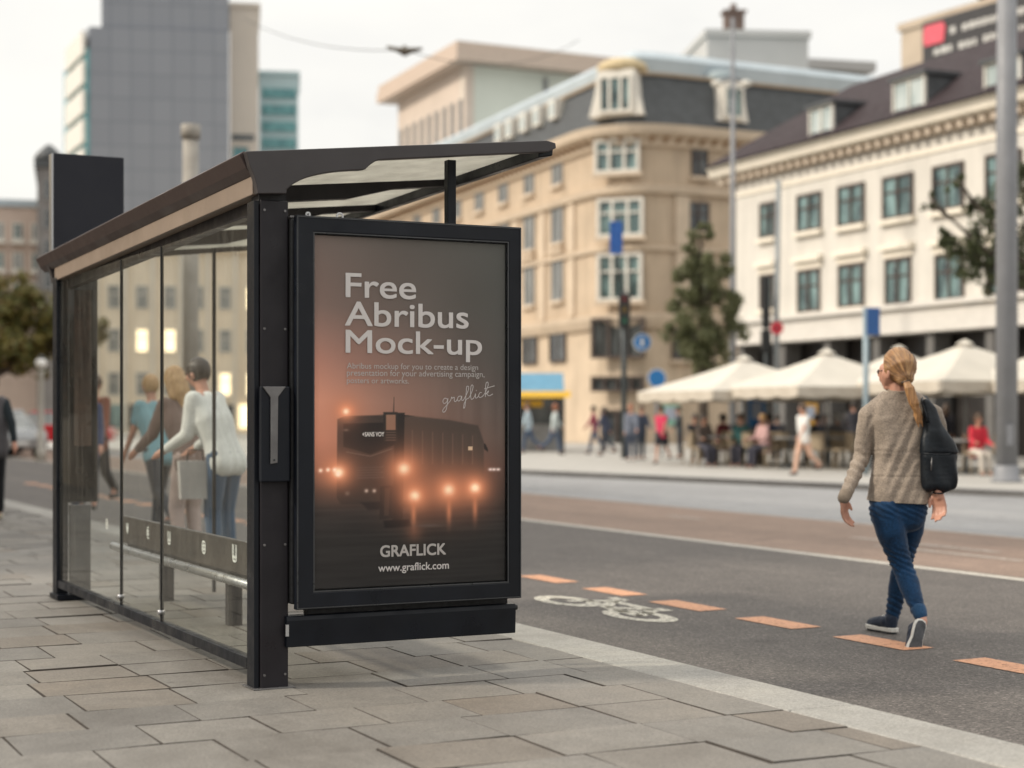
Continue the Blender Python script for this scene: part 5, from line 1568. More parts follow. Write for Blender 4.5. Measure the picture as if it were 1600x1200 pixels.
def tree(name, label, base, clumps, leaf, leafmat, n, trunk_h, trunk_r, seed=1, fill=.75):
    """Tapered trunk, limbs to every clump, crown of leaf-sized faces gathered in uneven clumps."""
    rr = random.Random(seed)
    o = empty(name, base, 0, label, 'tree')
    t = MB()
    top = Vector((0, 0, trunk_h))
    t.tube([(0, 0, 0), (.02, .01, trunk_h * .4), (-.03, .03, trunk_h * .8), top], [trunk_r * 1.25, trunk_r, trunk_r * .85, trunk_r * .6], 9)
    for c, r in clumps:
        c = Vector(c); s = Vector((0, 0, min(trunk_h * .95, max(trunk_h * .55, c.z - r))))
        mid_ = s.lerp(c, .55) + Vector((rr.uniform(-.2, .2), rr.uniform(-.2, .2), r * .1))
        t.tube([s, mid_, c + Vector((0, 0, r * .2))], [trunk_r * .42, trunk_r * .28, trunk_r * .08], 6)
        for k in range(3):
            e = c + Vector((rr.uniform(-1, 1), rr.uniform(-1, 1), rr.uniform(-.4, 1))).normalized() * r * .8
            t.tube([mid_.lerp(c, .5), e], [trunk_r * .15, trunk_r * .04], 5)
    t.build('trunk', BARK, o)
    cr = MB(); vol = sum(r ** 2 for c, r in clumps)
    for c, r in clumps:
        c = Vector(c); sub = []
        for k in range(max(4, int(14 * r))):
            d = Vector((rr.gauss(0, 1), rr.gauss(0, 1), rr.gauss(0, .9))).normalized()
            sub.append((c + d * r * rr.uniform(.35, .95), r * rr.uniform(.24, .46)))
        for k in range(int(n * r * r / vol)):
            sc_, sr = rr.choice(sub)
            d = Vector((rr.gauss(0, 1), rr.gauss(0, 1), rr.gauss(0, 1))).normalized()
            p = sc_ + d * sr * rr.random() ** .4
            nn = (d + Vector((rr.uniform(-.8, .8), rr.uniform(-.8, .8), rr.uniform(-.2, 1)))).normalized()
            a = nn.orthogonal().normalized(); b = nn.cross(a); w = rr.uniform(0, 6.28); a, b = a * math.cos(w) + b * math.sin(w), b * math.cos(w) - a * math.sin(w)
            L = leaf * rr.uniform(.7, 1.35)
            cr.add([p - a * L * .5, p - b * L * .28, p + a * L * .55 - nn * L * .1, p + b * L * .28], [(0, 1, 2, 3)])
    cr.build('crown', leafmat, o)
    return o


tb = at(1098, 648, 49); tb.z = 0
def tz(py): return CAMH - (py - HZ) / FPX * 49
def tx(px): return (px - 1098) / FPX * 49
cl = [((tx(1095), 0, tz(385)), .55), ((tx(1078), .1, tz(420)), .7), ((tx(1115), -.1, tz(425)), .75), ((tx(1068), 0, tz(470)), .7), ((tx(1100), .3, tz(465)), .85), ((tx(1128), 0, tz(470)), .62),
      ((tx(1062), .1, tz(520)), .62), ((tx(1095), -.2, tz(520)), .9), ((tx(1130), .1, tz(515)), .7), ((tx(1085), 0, tz(558)), .65), ((tx(1115), .2, tz(555)), .65), ((tx(1096), 0, tz(362)), .3)]
tree('street_tree', 'slim leafy green tree between the tan corner building and the cream building', tb, cl, .13, LEAF, 8500, 4.4, .14, 3)
tb = ground(1640, 745, 0)
dR = tb.y
def rz(py): return CAMH - (py - HZ) / FPX * dR
def rxx(px): return (px - 1640) / FPX * dR
cl = [((rxx(1515), 0, rz(385)), .62), ((rxx(1560), .6, rz(400)), .8), ((rxx(1480), .2, rz(372)), .28), ((rxx(1600), .5, rz(330)), .9), ((rxx(1540), .2, rz(330)), .42), ((rxx(1452), 0, rz(312)), .22), ((rxx(1640), .8, rz(400)), 1.1), ((rxx(1560), .3, rz(440)), .5),
      ((rxx(1495), .1, rz(285)), .22), ((rxx(1680), .6, rz(330)), 1.0), ((rxx(1600), .7, rz(270)), .6)]
tree('street_tree', 'sparse dark tree whose branches reach in behind the grey tram pole', tb, cl, .13, LEAF_DARK, 5200, 3.9, .15, 8)
tb = at(-25, 648, 62); tb.z = 0
def lz(py): return CAMH - (py - HZ) / FPX * 62
def lx(px): return (px + 25) / FPX * 62
cl = [((lx(-10), 0, lz(480)), 1.25), ((lx(40), .3, lz(500)), 1.2), ((lx(85), .2, lz(505)), 1.0), ((lx(-60), .4, lz(500)), 1.2), ((lx(15), -.3, lz(545)), 1.2), ((lx(70), 0, lz(545)), 1.1), ((lx(110), .3, lz(540)), .9), ((lx(-40), 0, lz(550)), 1.1), ((lx(30), .3, lz(462)), .8), ((lx(130), .2, lz(510)), .8)]
tree('broad_tree', 'broad olive and rust tree behind the parked cars at the far left', tb, cl, .2, LEAF_OLIVE, 11000, 2.6, .3, 4)

tb = Vector((-13.4, 24.4, WALK))
LEAF_RUST = islands('leaf_rust', [(0.06, 0.028, 0.012), (0.11, 0.045, 0.016), (0.045, 0.03, 0.014), (0.15, 0.06, 0.02)], .6, bmp=0, trans=.2)
tree('street_tree', 'rust leaved tree mirrored in the far pane of the shelter glass', tb, [((0, 0, 2.2), 1.1), ((.4, .3, 3.2), 1.0), ((-.5, .2, 3.4), 1.0), ((.1, -.3, 4.3), .9), ((.5, .5, 1.6), .8), ((-.6, -.2, 1.9), .9)], .22, LEAF_RUST, 9000, 1.5, .16, 12)

# ================================================================== STREET FURNITURE
POLE_G = plain('grey_galvanised', (0.20, 0.205, 0.22), .5, .1, 2)
POLE_D = plain('dark_green_pole', (0.045, 0.055, 0.06), .5, .15, 3)
BLUE = plain('sign_blue', (0.02, 0.16, 0.42), .4, .08, 6)
BLUE_D = plain('panel_blue', (0.02, 0.085, 0.26), .4, .1, 6)
RED = plain('sign_red', (0.62, 0.035, 0.06), .4, .08, 6)
SIGNW = plain('sign_white_rim', (0.7, 0.7, 0.68), .5, .05, 6)


def pole_at(px, pyb, z=0.0): return ground(px, pyb, z)


p0 = pole_at(1573, 753)
tp = empty('tram_pole', p0, 0, 'thick grey steel tram pole at the right edge of the picture', 'pole')
m = MB(); m.tube([(0, 0, .02), (0, 0, 6), (0, 0, 11.5)], [.205, .20, .165], 20); m.build('shaft', POLE_G, tp)
m = MB(); m.lathe([(.30, 0), (.30, .04), (.235, .06), (.235, .3), (.21, .32)], 20); m.build('base', POLE_G, tp)
m = MB(); m.box(-.06, -.225, .7, .06, -.19, 1.1); m.build('hatch', POLE_G, tp)


def zat(py, p): return CAMH - (py - HZ) / FPX * p.y


def disc_sign(parent, z, r, colr, off=-.08, rim=True, emblem=None):
    m = MB(); m.tube([(0, off, z), (0, off - .03, z)], r, 24, smooth=False); o = m.build('disc', SIGNW if rim else colr, parent)
    m = MB(); m.tube([(0, off - .031, z), (0, off - .036, z)], r * .9, 24, smooth=False); f = m.build('face', colr, o)
    if emblem == 'walk':
        m = MB(); m.ball((0, off - .04, z + r * .45), r * .13, (1, .2, 1), 8, 6); m.tube([(0, off - .04, z + r * .3), (0, off - .04, z - r * .1)], r * .12, 6)
        m.tube([(0, off - .04, z - r * .1), (-r * .2, off - .04, z - r * .5)], r * .09, 6); m.tube([(0, off - .04, z - r * .1), (r * .2, off - .04, z - r * .5)], r * .09, 6); m.tube([(-r * .25, off - .04, z + .02), (r * .25, off - .04, z + r * .1)], r * .07, 6)
        m.build('emblem', SIGNW, o)
    if emblem == 'dot':
        m = MB(); m.tube([(0, off - .037, z), (0, off - .042, z)], r * .34, 16, smooth=False); m.build('emblem', plain('sign_dark_dot', (0.12, 0.01, 0.015), .5), o)


# signal post with blue sign and banner
p0 = pole_at(975, 716)
sp_ = empty('traffic_signal', p0, 0, 'dark traffic signal post with round blue pedestrian sign and blue banner', 'traffic light')
m = MB(); m.tube([(0, 0, 0), (0, 0, zat(455, p0))], [.085, .075], 12); m.tube([(0, 0, zat(458, p0)), (-.2, 0, zat(400, p0)), (-.22, 0, zat(335, p0))], .04, 8); m.build('post', POLE_D, sp_)
m = MB(); m.box(-.17, -.25, zat(512, p0), .17, -.08, zat(460, p0)); hd = m.build('signal_head', plain('signal_black', (0.012, 0.013, 0.014), .5), sp_, bevel=.02)
for k, c in enumerate(((.12, .01, .01), (.13, .08, .01), (.01, .1, .05))):
    m = MB(); zz = zat(468 + 17 * k, p0); m.tube([(0, -.252, zz), (0, -.262, zz)], .075, 14); m.tube([(0, -.25, zz + .085), (0, -.36, zz + .085)], .03, 6); m.build('lens', plain('lens_%d' % k, c, .2), hd)
e_ = empty('blue_sign', ((1003 - 975) / FPX * p0.y, -.02, 0)); e_.parent = sp_
disc_sign(e_, zat(535, p0), .27, BLUE, emblem='walk')
m = MB(); m.tube([(-.45, 0, zat(535, p0)), (0, -.06, zat(535, p0))], .025, 6); m.build('bracket', POLE_D, e_)
m = MB()
for k in range(6):
    a0, a1 = k / 6, (k + 1) / 6
    m.box(-.42 + .38 * a0, -.05 + .03 * math.sin(a0 * 9), zat(397, p0), -.42 + .38 * a1, -.03 + .03 * math.sin(a0 * 9), zat(346, p0))
m.build('banner', plain('banner_blue', (0.03, 0.12, 0.40), .7, .12, 4), sp_)

p0 = pole_at(1026, 706)
s2 = empty('road_sign', p0, 0, 'round blue sign with white rim on slim grey post beside the parasols', 'sign')
m = MB(); m.tube([(0, 0, 0), (0, 0, zat(588, p0) + .2)], .06, 10); m.build('post', POLE_G, s2)
disc_sign(s2, zat(591, p0), .33, BLUE)
p0 = pole_at(1213, 716)
s3 = empty('road_sign', p0, 0, 'round red sign with a dark dot on the tall post before the cream building', 'sign')
m = MB(); m.tube([(0, 0, 0), (0, 0, zat(500, p0)), (.07, 0, zat(282, p0))], [.09, .08, .07], 10); m.build('post', plain('pale_grey_post', (0.24, 0.26, 0.27), .5, .1, 3), s3)
disc_sign(s3, zat(513, p0), .19, RED, -.09, False, 'dot')
p0 = pole_at(1197, 714)
s4 = empty('traffic_signal', p0, 0, 'slim black signal post just left of the round red sign', 'traffic light')
m = MB(); m.tube([(0, 0, 0), (0, 0, zat(440, p0))], .07, 10); m.build('post', POLE_D, s4)
m = MB(); m.box(-.15, -.2, zat(548, p0), .13, .12, zat(516, p0)); m.box(-.12, -.18, zat(512, p0), .1, .1, zat(432, p0)); m.build('signal_head', plain('signal_black_two', (0.012, 0.013, 0.014), .5), s4, bevel=.02)
p0 = pole_at(1353, 742)
s5 = empty('stop_sign_post', p0, 0, 'flat blue panel on a pale blue grey post behind the walking woman', 'sign')
m = MB(); m.tube([(0, 0, 0), (0, 0, zat(482, p0))], .065, 12); m.build('post', plain('pale_blue_post', (0.27, 0.34, 0.38), .45, .08, 3), s5)
m = MB(); m.box(.0, -.1, zat(524, p0), .28, -.07, zat(481, p0)); m.build('panel', BLUE_D, s5, bevel=.01)
m = MB(); m.box(-.05, -.06, zat(524, p0), .0, .06, zat(481, p0)); m.build('panel_edge', plain('pale_edge', (0.3, 0.42, 0.5), .5), s5)
p0 = at(1145, 648, 54); p0.z = 0
s6 = empty('street_lamp', p0, 0, 'tall slim lamp mast rising in front of the mansard roof', 'street lamp')
m = MB(); m.tube([(0, 0, 0), (0, 0, 5), (0, 0, zat(28, p0))], [.13, .1, .06], 10); m.build('mast', POLE_G, s6)
m = MB(); m.tube([(-.5, 0, zat(128, p0)), (0, 0, zat(122, p0)), (.42, 0, zat(128, p0))], .05, 8); m.build('arm', POLE_G, s6)
for s in (-.5, .42):
    m = MB(); m.lathe([(.02, .1), (.16, .05), (.2, -.05), (.05, -.12)], 10, (s, 0, zat(130, p0))); m.build('lantern', F_WHITE, s6)
p0 = at(64, 648, 47); p0.z = 0
s7 = empty('street_lamp', p0, 0, 'short lamp post with white globe beside the cars at the left', 'street lamp')
m = MB(); m.lathe([(.16, 0), (.14, .3), (.085, .4), (.075, zat(580, p0) - .1), (.12, zat(580, p0))], 12); m.build('post', plain('pale_cast_post', (0.42, 0.4, 0.36), .6, .1, 4), s7)
m = MB(); m.ball((0, 0, zat(568, p0)), .155); m.build('globe', plain('opal_globe', (0.8, 0.79, 0.76), .3, .03, 4), s7)
m = MB(); m.lathe([(.1, 0), (.06, .06), (.02, .1)], 10, (0, 0, zat(568, p0) + .14)); m.build('finial', POLE_D, s7)
p0 = at(298, 648, 30); p0.z = 0.0
cp_ = empty('round_column', p0, 0, 'round beige concrete column with a flat cap behind the shelter roof', 'column')
zt_c = zat(195, p0)
m = MB(); m.lathe([(.15, 0), (.14, zt_c - .25)], 20); m.build('shaft', M['concrete'], cp_)
m = MB(); m.lathe([(.165, zt_c - .25), (.175, zt_c - .12), (.17, zt_c)], 20); m.build('cap', M['concrete'], cp_)

# overhead cable with its fitting
ca, cc = at(380, 28, 60), at(632, 78, 40)
ce = at(1145, 34, 54) + Vector((0, 0, 0))
wr = empty('overhead_cable', (cc.x, cc.y, cc.z), 0, 'thin overhead cable with a dark winged fitting against the sky', 'cable')
def sag(a, b, s, n=14): return [a.lerp(b, i / n) - Vector((0, 0, s * 4 * (i / n) * (1 - i / n))) - cc for i in range(n + 1)]
m = MB(); m.tube(sag(ca, cc, .35), .011, 5); m.tube(sag(cc, at(905, 62, 62), .6), .011, 5); m.build('wire', M['rubber'], wr)
m = MB(); k_ = 40 / FPX
m.tube([(-28 * k_, 0, 5 * k_), (-10 * k_, 0, 0), (0, 0, -3 * k_), (10 * k_, 0, -1 * k_), (28 * k_, 0, 2 * k_)], [.03, .06, .11, .07, .03], 10); m.tube([(0, 0, -.08), (0, 0, .1)], [.1, .04], 10)
m.build('fitting', plain('fitting_brown', (0.085, 0.07, 0.05), .6), wr)

# ================================================================== CAFE TERRACE
CANVAS = plain('cream_canvas', (0.54, 0.505, 0.445), .85, .09, 1.2)
CANVAS2 = plain('cream_valance', (0.50, 0.45, 0.38), .85, .06, 1.5)


def parasol(px, py_top, px0, px1, py_edge, d, label):
    p = at(px, 648, d); p.z = 0
    o = empty('parasol', p, R.uniform(-.1, .1) + FW.rot + math.pi / 2, label, 'parasol', 'cream parasols over the cafe terrace')
    zt = CAMH - (py_top + 12 - HZ) / FPX * d; ze = CAMH - (py_edge - HZ) / FPX * d
    hw = (px1 - px0) / FPX * d / 2 * 1.12
    m = MB(); m.tube([(0, 0, 0), (0, 0, zt + .05)], .035, 10); m.build('pole', F_GREY, o)
    m = MB(); m.box(-.4, -.4, .0, .4, .4, .07); m.build('base', M['concrete'], o, bevel=.02)
    m = MB(); n = 6; grid = []
    for s in range(4):
        a = s * math.pi / 2; c0 = Vector((math.cos(a - math.pi / 4), math.sin(a - math.pi / 4), 0)) * hw * 1.414; c1 = Vector((math.cos(a + math.pi / 4), math.sin(a + math.pi / 4), 0)) * hw * 1.414
        vs = []; fs = []
        for i in range(n + 1):
            t = i / n
            for j in range(5):
                u = j / 4
                e = c0.lerp(c1, u); z = zt + (ze - zt) * (t ** .86) - .10 * math.sin(math.pi * u) * t * math.sin(math.pi * t * .9)
                vs.append((e.x * t, e.y * t, z))
        for i in range(n):
            for j in range(4): fs.append((i * 5 + j, i * 5 + j + 1, i * 5 + 6 + j, i * 5 + 5 + j))
        m.add(vs, fs)
    cn = m.build('canopy', CANVAS, o)
    m = MB()
    for s in range(4):
        a = s * math.pi / 2; c0 = Vector((math.cos(a - math.pi / 4), math.sin(a - math.pi / 4), 0)) * hw * 1.414; c1 = Vector((math.cos(a + math.pi / 4), math.sin(a + math.pi / 4), 0)) * hw * 1.414
        vs = []
        for j in range(17):
            e = c0.lerp(c1, j / 16); w_ = 1 + .012 * math.sin(j * 2.2)
            vs += [(e.x, e.y, ze), (e.x * w_, e.y * w_, ze - .22 - .05 * abs(math.sin(j * math.pi / 4)))]
        m.add(vs, [(2 * i, 2 * i + 1, 2 * i + 3, 2 * i + 2) for i in range(16)])
    m.build('valance', CANVAS2, cn)
    m = MB(); m.lathe([(.26, 0), (.2, .05), (.03, .12)], 4, (0, 0, zt - .04), smooth=False); m.build('top_cap', CANVAS, cn)
    m = MB()
    for s in range(4):
        a = s * math.pi / 2 + math.pi / 4; m.tube([(0, 0, ze + .2), (math.cos(a) * hw * 1.38, math.sin(a) * hw * 1.38, ze - .02)], .014, 6)
    m.build('ribs', F_GREY, o)
    return o


parasol(1163, 548, 1040, 1262, 612, 44, 'leftmost cream parasol, beside the slim green tree')
parasol(1292, 538, 1190, 1410, 606, 41, 'cream parasol behind the flat blue panel sign, next to the leftmost')
parasol(1405, 532, 1310, 1480, 604, 47, 'cream parasol half hidden behind the head of the walking woman')
parasol(1508, 524, 1385, 1640, 598, 39, 'cream parasol just left of the grey tram pole')
parasol(1680, 515, 1560, 1800, 595, 37, 'cream parasol cut by the right edge of the picture')

WICK = plain('tan_wicker', (0.33, 0.265, 0.185), .8, .25, 20, bmp=.006, fine=80)


def make_chair():
    o = empty('cafe_chair', (0, 0, 0), 0, '-', 'chair', 'wicker chairs on the cafe terrace')
    m = MB(); m.prism([(-.22, -.22), (.22, -.22), (.24, .2), (-.24, .2)], .43, .48); m.build('seat', WICK, o, bevel=.015)
    m = MB(); pts = []
    for i in range(9):
        a = math.pi * (i / 8); pts.append((-.25 * math.cos(a), -.12 - .14 * math.sin(a)))
    inn = [(x * .9, y * .9 - .005) for x, y in pts]
    m.prism(pts + inn[::-1], .46, .86); m.build('backrest', WICK, o)
    for x, y in ((-.2, -.2), (.2, -.2), (-.21, .18), (.21, .18)):
        m = MB(); m.tube([(x, y, .44), (x * 1.12, y * 1.12, 0)], .016, 6); m.build('leg', WICK, o)
    return o


def make_table():
    o = empty('cafe_table', (0, 0, 0), 0, '-', 'table', 'round tables on the cafe terrace')
    m = MB(); m.lathe([(.34, .70), (.36, .71), (.36, .735), (.34, .745)], 20); m.build('tabletop', F_GREY, o)
    m = MB(); m.lathe([(.03, .03), (.03, .70)], 10); m.build('pedestal', POLE_D, o)
    m = MB(); m.lathe([(.24, 0), (.22, .03), (.04, .06)], 16); m.build('foot', POLE_D, o)
    return o


chair0, table0 = make_chair(), make_table(); first = [True, True]


def put(px, d, rz, what, label):
    k = 0 if what == 'chair' else 1
    o = (chair0, table0)[k] if first[k] else copy_tree((chair0, table0)[k])
    first[k] = False
    p = at(px, 648, d); o.location = (p.x, p.y, 0); o.rotation_euler = (0, 0, rz); o['label'] = label


CH = [(1085, 44, 'wicker chair nearest the round blue sign, at the left end of the terrace'), (1102, 43.2, 'second wicker chair from the left end of the terrace'), (1120, 44.4, 'wicker chair beside the first table of the terrace'),
      (1140, 42.6, 'wicker chair under the leftmost parasol, turned to the road'), (1158, 43.6, 'wicker chair behind the one turned to the road under the leftmost parasol'), (1176, 42.2, 'wicker chair under the round red sign'),
      (1222, 41.4, 'wicker chair just right of the seated person in pale pink'), (1243, 42.5, 'wicker chair behind the waiter in white'), (1284, 40.4, 'wicker chair just right of the waiter in white'),
      (1303, 41.6, 'wicker chair between the waiter and the walking woman, further back'), (1318, 39.8, 'wicker chair just left of the walking woman, nearest the kerb'), (1338, 41, 'wicker chair half behind the swinging arm of the walking woman'),
      (1462, 38.8, 'wicker chair behind the black shoulder bag'), (1548, 37.2, 'wicker chair between the red shirted guest and the tram pole')]
for i, (px, d, lab) in enumerate(CH): put(px, d, R.uniform(-2.2, 2.2), 'chair', lab)
for px, d, lab in ((1111, 42.6, 'round table at the left end of the terrace'), (1150, 43, 'round table under the leftmost parasol'), (1232, 40.6, 'round table left of the waiter in white'), (1296, 40.8, 'round table right of the waiter in white'), (1478, 38.5, 'round table right of the black shoulder bag'), (1510, 36.5, 'round table left of the red shirted guest')):
    put(px, d, 0, 'table', lab)
# things standing at the back of the terrace
def sidewalk_board(px, py0, py1, w, d, col, label):
    p = at(px, 648, d); p.z = 0
    z1, z0 = CAMH - (py0 - HZ) / FPX * d, CAMH - (py1 - HZ) / FPX * d
    o = empty('display_board', p, 0, label, 'board')
    m = MB(); m.box(-w / 2, -.04, z0, w / 2, .04, z1); m.build('panel', col, o, bevel=.01)
    m = MB(); m.box(-w * .3, -.046, z0 + (z1 - z0) * .3, w * .3, -.041, z1 - (z1 - z0) * .15); m.build('sheet', plain('sheet_pale_%d' % px, (0.4, 0.45, 0.55), .6), o)
    for s in (-1, 1):
        m = MB(); m.box(s * w * .42 - .02, -.03, 0, s * w * .42 + .02, .03, z0); m.build('leg', POLE_D, o)
sidewalk_board(1182, 622, 668, .45, 46, BLUE, 'bright blue board under the leftmost parasol')
sidewalk_board(1266, 630, 665, .4, 47, plain('amber_board', (0.55, 0.30, 0.05), .5), 'amber board at the back of the terrace behind the waiter')
sidewalk_board(1048, 632, 665, .6, 50, plain('mint_board', (0.25, 0.48, 0.38), .5), 'mint board beside the round blue sign post')

# kiosk with blue roof and yellow awning
p0 = at(838, 648, 60); p0.z = 0
ko = empty('kiosk', p0, 0, 'kiosk with blue roof and yellow awning right of the poster case', 'kiosk')
def kz(py): return CAMH - (py - HZ) / FPX * 60
m = MB(); m.box(-3, 0, 0, 1.0, 2.2, kz(612)); m.build('booth', P_DARK, ko)
m = MB(); m.prism([(-1.3, kz(612)), (.1, kz(583)), (2.3, kz(583)), (2.3, kz(612))], -3.0, .95, 'x'); m.build('roof', plain('kiosk_blue', (0.09, 0.24, 0.36), .6, .1, 2), ko)
m = MB(); m.prism([(-1.7, kz(622)), (-1.5, kz(612)), (-.1, kz(611)), (-.1, kz(615))], -3.0, 1.15, 'x'); m.prism([(-1.2, kz(636)), (-1.2, kz(626)), (-1.1, kz(626)), (-1.1, kz(636))], -3, .2, 'x'); m.build('awning', plain('awning_yellow', (0.62, 0.37, 0.03), .7, .06, 3), ko)
m = MB(); m.box(-2.9, -.5, 0, .8, -.02, .95); m.build('counter', F_GREY, ko)

# ================================================================== CARS
def car(loc, rz, label, paint, scale=1.0):
    o = empty('parked_car', loc, rz, label, 'car', 'cars beyond the shelter')
    s = scale
    # side profile (along y), then narrowed towards the roof
    def body_prof(): return [(-2.05, .34), (-2.1, .62), (-2.0, .86), (-1.2, .95), (1.1, .97), (1.95, .9), (2.05, .6), (2.0, .32)]
    m = MB(); P = body_prof(); n = len(P)
    rows = []
    for x, sh_ in ((-.80, .0), (-.87, .0), (-.87, 0), (.87, 0), (.87, 0), (.80, 0)): rows.append(x)
    vs = []
    for x, sc in ((-.88, .96), (-.80, 1.0), (.80, 1.0), (.88, .96)):
        vs += [(x * s, y * sc * s, (.62 + (z - .62) * sc) * s) for y, z in P]
    fs = [(i * n + k, i * n + (k + 1) % n, (i + 1) * n + (k + 1) % n, (i + 1) * n + k) for i in range(3) for k in range(n)] + [tuple(range(n))[::-1], tuple(3 * n + k for k in range(n))]
    m.add(vs, fs); m.build('body', paint, o, bevel=.03)
    m = MB(); base = [(-1.45, .95), (.95, .97)]; topp = [(-.85, 1.44), (.35, 1.46)]
    m.add([(x * s, y * s, z * s) for (x, y, z) in ((-.78, 1.75, .9), (.78, 1.75, .9), (.78, -1.2, .94), (-.78, -1.2, .94), (-.62, .95, 1.42), (.62, .95, 1.42), (.62, -.5, 1.44), (-.62, -.5, 1.44))],
          [(0, 1, 5, 4), (1, 2, 6, 5), (2, 3, 7, 6), (3, 0, 4, 7)]); m.build('windows', P_GREY, o)
    m = MB(); m.add([(x * s, y * s, z * s) for (x, y, z) in ((-.64, 1.0, 1.42), (.64, 1.0, 1.42), (.64, -.55, 1.44), (-.64, -.55, 1.44), (-.6, .9, 1.48), (.6, .9, 1.48), (.6, -.45, 1.5), (-.6, -.45, 1.5))],
                    [(0, 3, 2, 1), (4, 5, 6, 7), (0, 1, 5, 4), (1, 2, 6, 5), (2, 3, 7, 6), (3, 0, 4, 7)]); m.build('roof', paint, o, bevel=.02)
    for x in (-.8, .8):
        for y in (-1.3, 1.28):
            m = MB(); m.tube([((x - .09) * s, y * s, .32 * s), ((x + .09) * s, y * s, .32 * s)], .32 * s, 18); w_ = m.build('wheel', M['rubber'], o)
            m = MB(); sg_ = 1 if x > 0 else -1; m.tube([((x + sg_ * .085) * s, y * s, .32 * s), ((x + sg_ * .098) * s, y * s, .32 * s)], .2 * s, 14); m.build('rim', M['steel'], w_)
    for x in (-.62, .62):
        m = MB(); m.box((x - .14) * s, -2.1 * s, .66 * s, (x + .14) * s, -1.99 * s, .82 * s); m.build('headlight', SIGNW, o, bevel=.02)
        m = MB(); m.box((x - .12) * s, 1.96 * s, .68 * s, (x + .12) * s, 2.05 * s, .84 * s); m.build('tail_light', RED, o, bevel=.02)
        sg_ = 1 if x > 0 else -1
        m = MB(); m.box(sg_ * .84 * s, -.72 * s, .93 * s, sg_ * 1.0 * s, -.6 * s, 1.05 * s); m.build('mirror', paint, o, bevel=.02)
    m = MB(); m.box(-.26 * s, -2.125 * s, .44 * s, .26 * s, -2.09 * s, .54 * s); m.build('number_plate', SIGNW, o)
    return o


SILVER = plain('silver_paint', (0.34, 0.35, 0.36), .3, .08, 2, metal=.3)
g0 = ground(-2, 716, -.07)
car(g0, TH + .12, 'silver car beside the woman in the grey vest at the left edge', SILVER)
g1 = at(92, 648, 62); g1.z = 0
car(g1, TH + 1.2, 'red car beyond the white globe lamp at the left', plain('red_paint', (0.5, 0.02, 0.03), .3, .08, 2), .95)
g2 = at(-45, 648, 56); g2.z = 0
car(g2, TH + .5, 'dark car under the olive tree at the left edge', plain('dark_paint', (0.05, 0.055, 0.06), .3, .08, 2))

# ================================================================== PEOPLE
rad = math.radians
GL = 'people seen through the shelter glass'
def pos(px, d, z): p = at(px, 648, d); p.z = z; return p
person(pos(352, 12.6, WALK), rad(60), 'dark haired man in white shirt behind the nearest shelter pane', 1.62, 'stand', (.62, .63, .60), (.05, .09, .15), 'dark', False, (.05, .04, .03), lean=24, arms=(5, 12), bend=(55, 50), group=GL, voxel=.014, head=(10, 5), knee=(8, 14))
person(pos(300, 13.4, WALK), rad(48), 'woman with long fair hair and brown top behind the shelter glass', 1.58, 'walk', (.16, .11, .095), (.42, .33, .30), 'blond', True, (.5, .48, .45), lean=22, arms=(25, 5), bend=(30, 20), group=GL, voxel=.014, knee=(14, 22))
person(pos(248, 16.5, WALK), rad(40), 'fair haired person in teal shirt with dark backpack straps behind the glass', 1.58, 'walk', (.16, .30, .34), (.03, .035, .045), 'blond', False, (.1, .1, .1), lean=16, arms=(15, -20), group=GL, voxel=.014, short=True)
person(pos(132, 18.5, WALK), rad(190), 'person in dark blue coat at the far end pane of the shelter', 1.55, 'walk', (.03, .045, .10), (.025, .03, .045), 'red', False, (.03, .03, .03), arms=(20, -20), group=GL, voxel=.015)
person(pos(148, 21, WALK), rad(170), 'person in rust jacket behind the dark far end of the shelter', 1.66, 'walk', (.20, .07, .045), (.02, .02, .025), 'brown', False, (.03, .03, .03), arms=(20, -20), group=GL, voxel=.016)
p0 = pos(312, 12.7, WALK)
bo = empty('shopping_bag', p0 + Vector((0, -.18, .56)), rad(20), 'grey paper bag carried between the man in white and the fair haired woman', 'bag')
m = MB(); m.prism([(-.11, 0), (.11, 0), (.125, .28), (-.125, .28)], -.06, .06, 'y'); m.build('bag_body', plain('grey_paper', (0.36, 0.35, 0.34), .8, .1, 8), bo)
m = MB(); m.tube([(-.06, 0, .28), (-.05, 0, .36), (.05, 0, .36), (.06, 0, .28)], .006, 6); m.build('handle', M['rubber'], bo)
person(ground(-13, 812, WALK), rad(15), 'woman in grey vest and black sleeves walking at the left edge', 1.60, 'walk', (.012, .018, .022), (.010, .010, .012), 'brown', False, (.42, .36, .27), stride=16, arms=(12, -28), bend=(10, 12), group='people on the near pavement', voxel=.012, vest=(.085, .08, .085), abd=17)
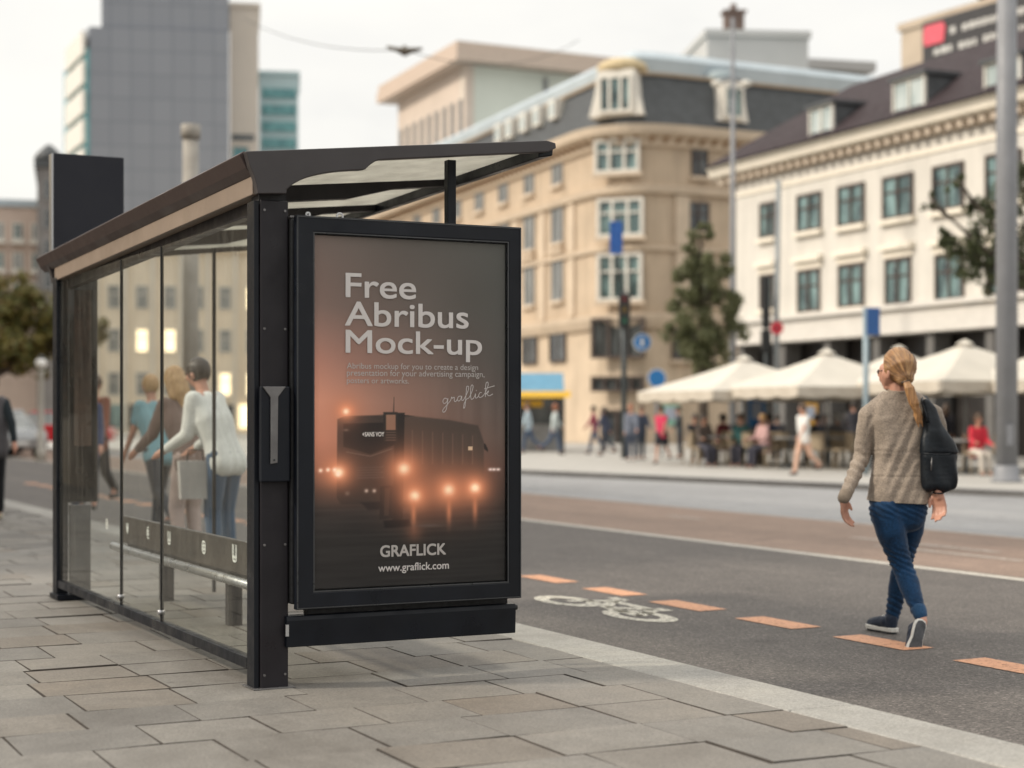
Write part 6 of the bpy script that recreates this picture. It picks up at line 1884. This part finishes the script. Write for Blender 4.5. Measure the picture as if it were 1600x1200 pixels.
FARP = [
    (826, 708, 78, 90, 'walk', (.45, .55, .62), (.05, .08, .14), 'brown', 0, 'pedestrian in pale blue shirt right beside the poster case'),
    (866, 710, 78, -80, 'walk', (.52, .58, .58), (.06, .09, .15), 'red', 0, 'pedestrian in pale shirt and jeans under the yellow awning'),
    (929, 709, 74, 80, 'walk', (.30, .07, .10), (.07, .09, .14), 'dark', 0, 'pedestrian in maroon jacket left of the signal post'),
    (946, 712, 76, 60, 'walk', (.05, .06, .10), (.03, .035, .05), 'dark', 0, 'pedestrian in navy coat following the one in maroon'),
    (986, 720, 86, 170, 'stand', (.16, .18, .23), (.06, .075, .11), 'red', 0, 'grey coated pedestrian standing at the foot of the signal post'),
    (1002, 718, 80, 200, 'stand', (.05, .06, .09), (.04, .05, .07), 'brown', 0, 'dark coated pedestrian right behind the grey coated one'),
    (1034, 724, 84, 150, 'walk', (.66, .06, .13), (.03, .03, .04), 'brown', 1, 'pedestrian in bright pink top and dark skirt with bare legs'),
    (1062, 716, 76, 100, 'stand', (.06, .07, .08), (.03, .03, .04), 'dark', 0, 'dark dressed guest standing at the left end of the terrace'),
    (1256, 742, 96, 120, 'walk', (.66, .66, .64), (.62, .40, .30), 'brown', 2, 'waiter in white shirt on the terrace left of the walking woman'),
    (1335, 722, 92, 30, 'stand', (.05, .05, .06), (.03, .03, .04), 'dark', 0, 'dark dressed guest standing behind the left shoulder of the walking woman'),
    (1478, 730, 96, -30, 'stand', (.035, .035, .045), (.03, .03, .04), 'brown', 0, 'dark dressed person beside the black shoulder bag')]
for px, py, hp, fc, ps, tc_, lc, hr, mode, lab in FARP:
    b_ = ground(px, py, 0)
    person(b_, rad(fc), lab, max(1.5, min(1.72, hp / FPX * b_.y)), ps, tc_, lc, hr, R.random() < .3, (.03, .028, .026), lean=4, stride=22, arms=(24, -22), short=mode > 0, skirt=mode == 1, skin=R.randrange(3), group='people on the far pavement', voxel=.02)
SEAT = [(1098, 42.4, 200, (.09, .07, .06), 'dark', 'seated guest in brown at the left end of the terrace'), (1133, 44.2, 30, (.20, .035, .05), 'dark', 'seated guest in dark red under the leftmost parasol'), (1160, 42.4, 150, (.05, .14, .14), 'brown', 'seated guest in dark teal under the leftmost parasol'),
        (1196, 41.0, 120, (.52, .33, .32), 'blond', 'seated guest in pale pink under the round red sign'), (1206, 43.2, 40, (.03, .07, .17), 'dark', 'seated guest in navy behind the one in pale pink'), (1310, 42.6, 10, (.12, .12, .13), 'grey', 'seated grey haired guest right of the waiter'), (1526, 36.2, 190, (.52, .03, .05), 'brown', 'guest in red shirt and pale trousers seated left of the tram pole')]
for px, d, fc, tc_, hr, lab in SEAT:
    red = px == 1526
    person(pos(px, d, 0), rad(fc), lab, 1.66, 'sit', tc_, (.55, .50, .44) if red else (.05, .05, .07), hr, False, (.03, .03, .03), lean=8, arms=(12, 18), bend=(60, 65), skin=R.randrange(3), group='guests seated on the cafe terrace', voxel=.02)
    c_ = pos(px, d, 0)
    put(px, d, rad(fc), 'chair', 'wicker chair carrying the ' + lab.replace('seated guest', 'guest').split(' under')[0].split(' at the')[0].split(' seated left')[0])

for k in range(11):
    px = 1088 + k * 33 + R.uniform(-6, 6)
    if 1240 < px < 1275: px += 36
    d = R.uniform(44.5, 47.5)
    if px > 1330: d -= 3
    person(pos(px, d, 0), rad(R.uniform(0, 360)), 'dark dressed guest seated in the shade at the back of the cafe terrace', 1.66, 'sit', (.03, .03, .037), (.03, .03, .04), 'dark', False, (.03, .03, .03), lean=8, arms=(15, 20), bend=(60, 60), skin=k % 3, group='back row of seated guests', voxel=.024)
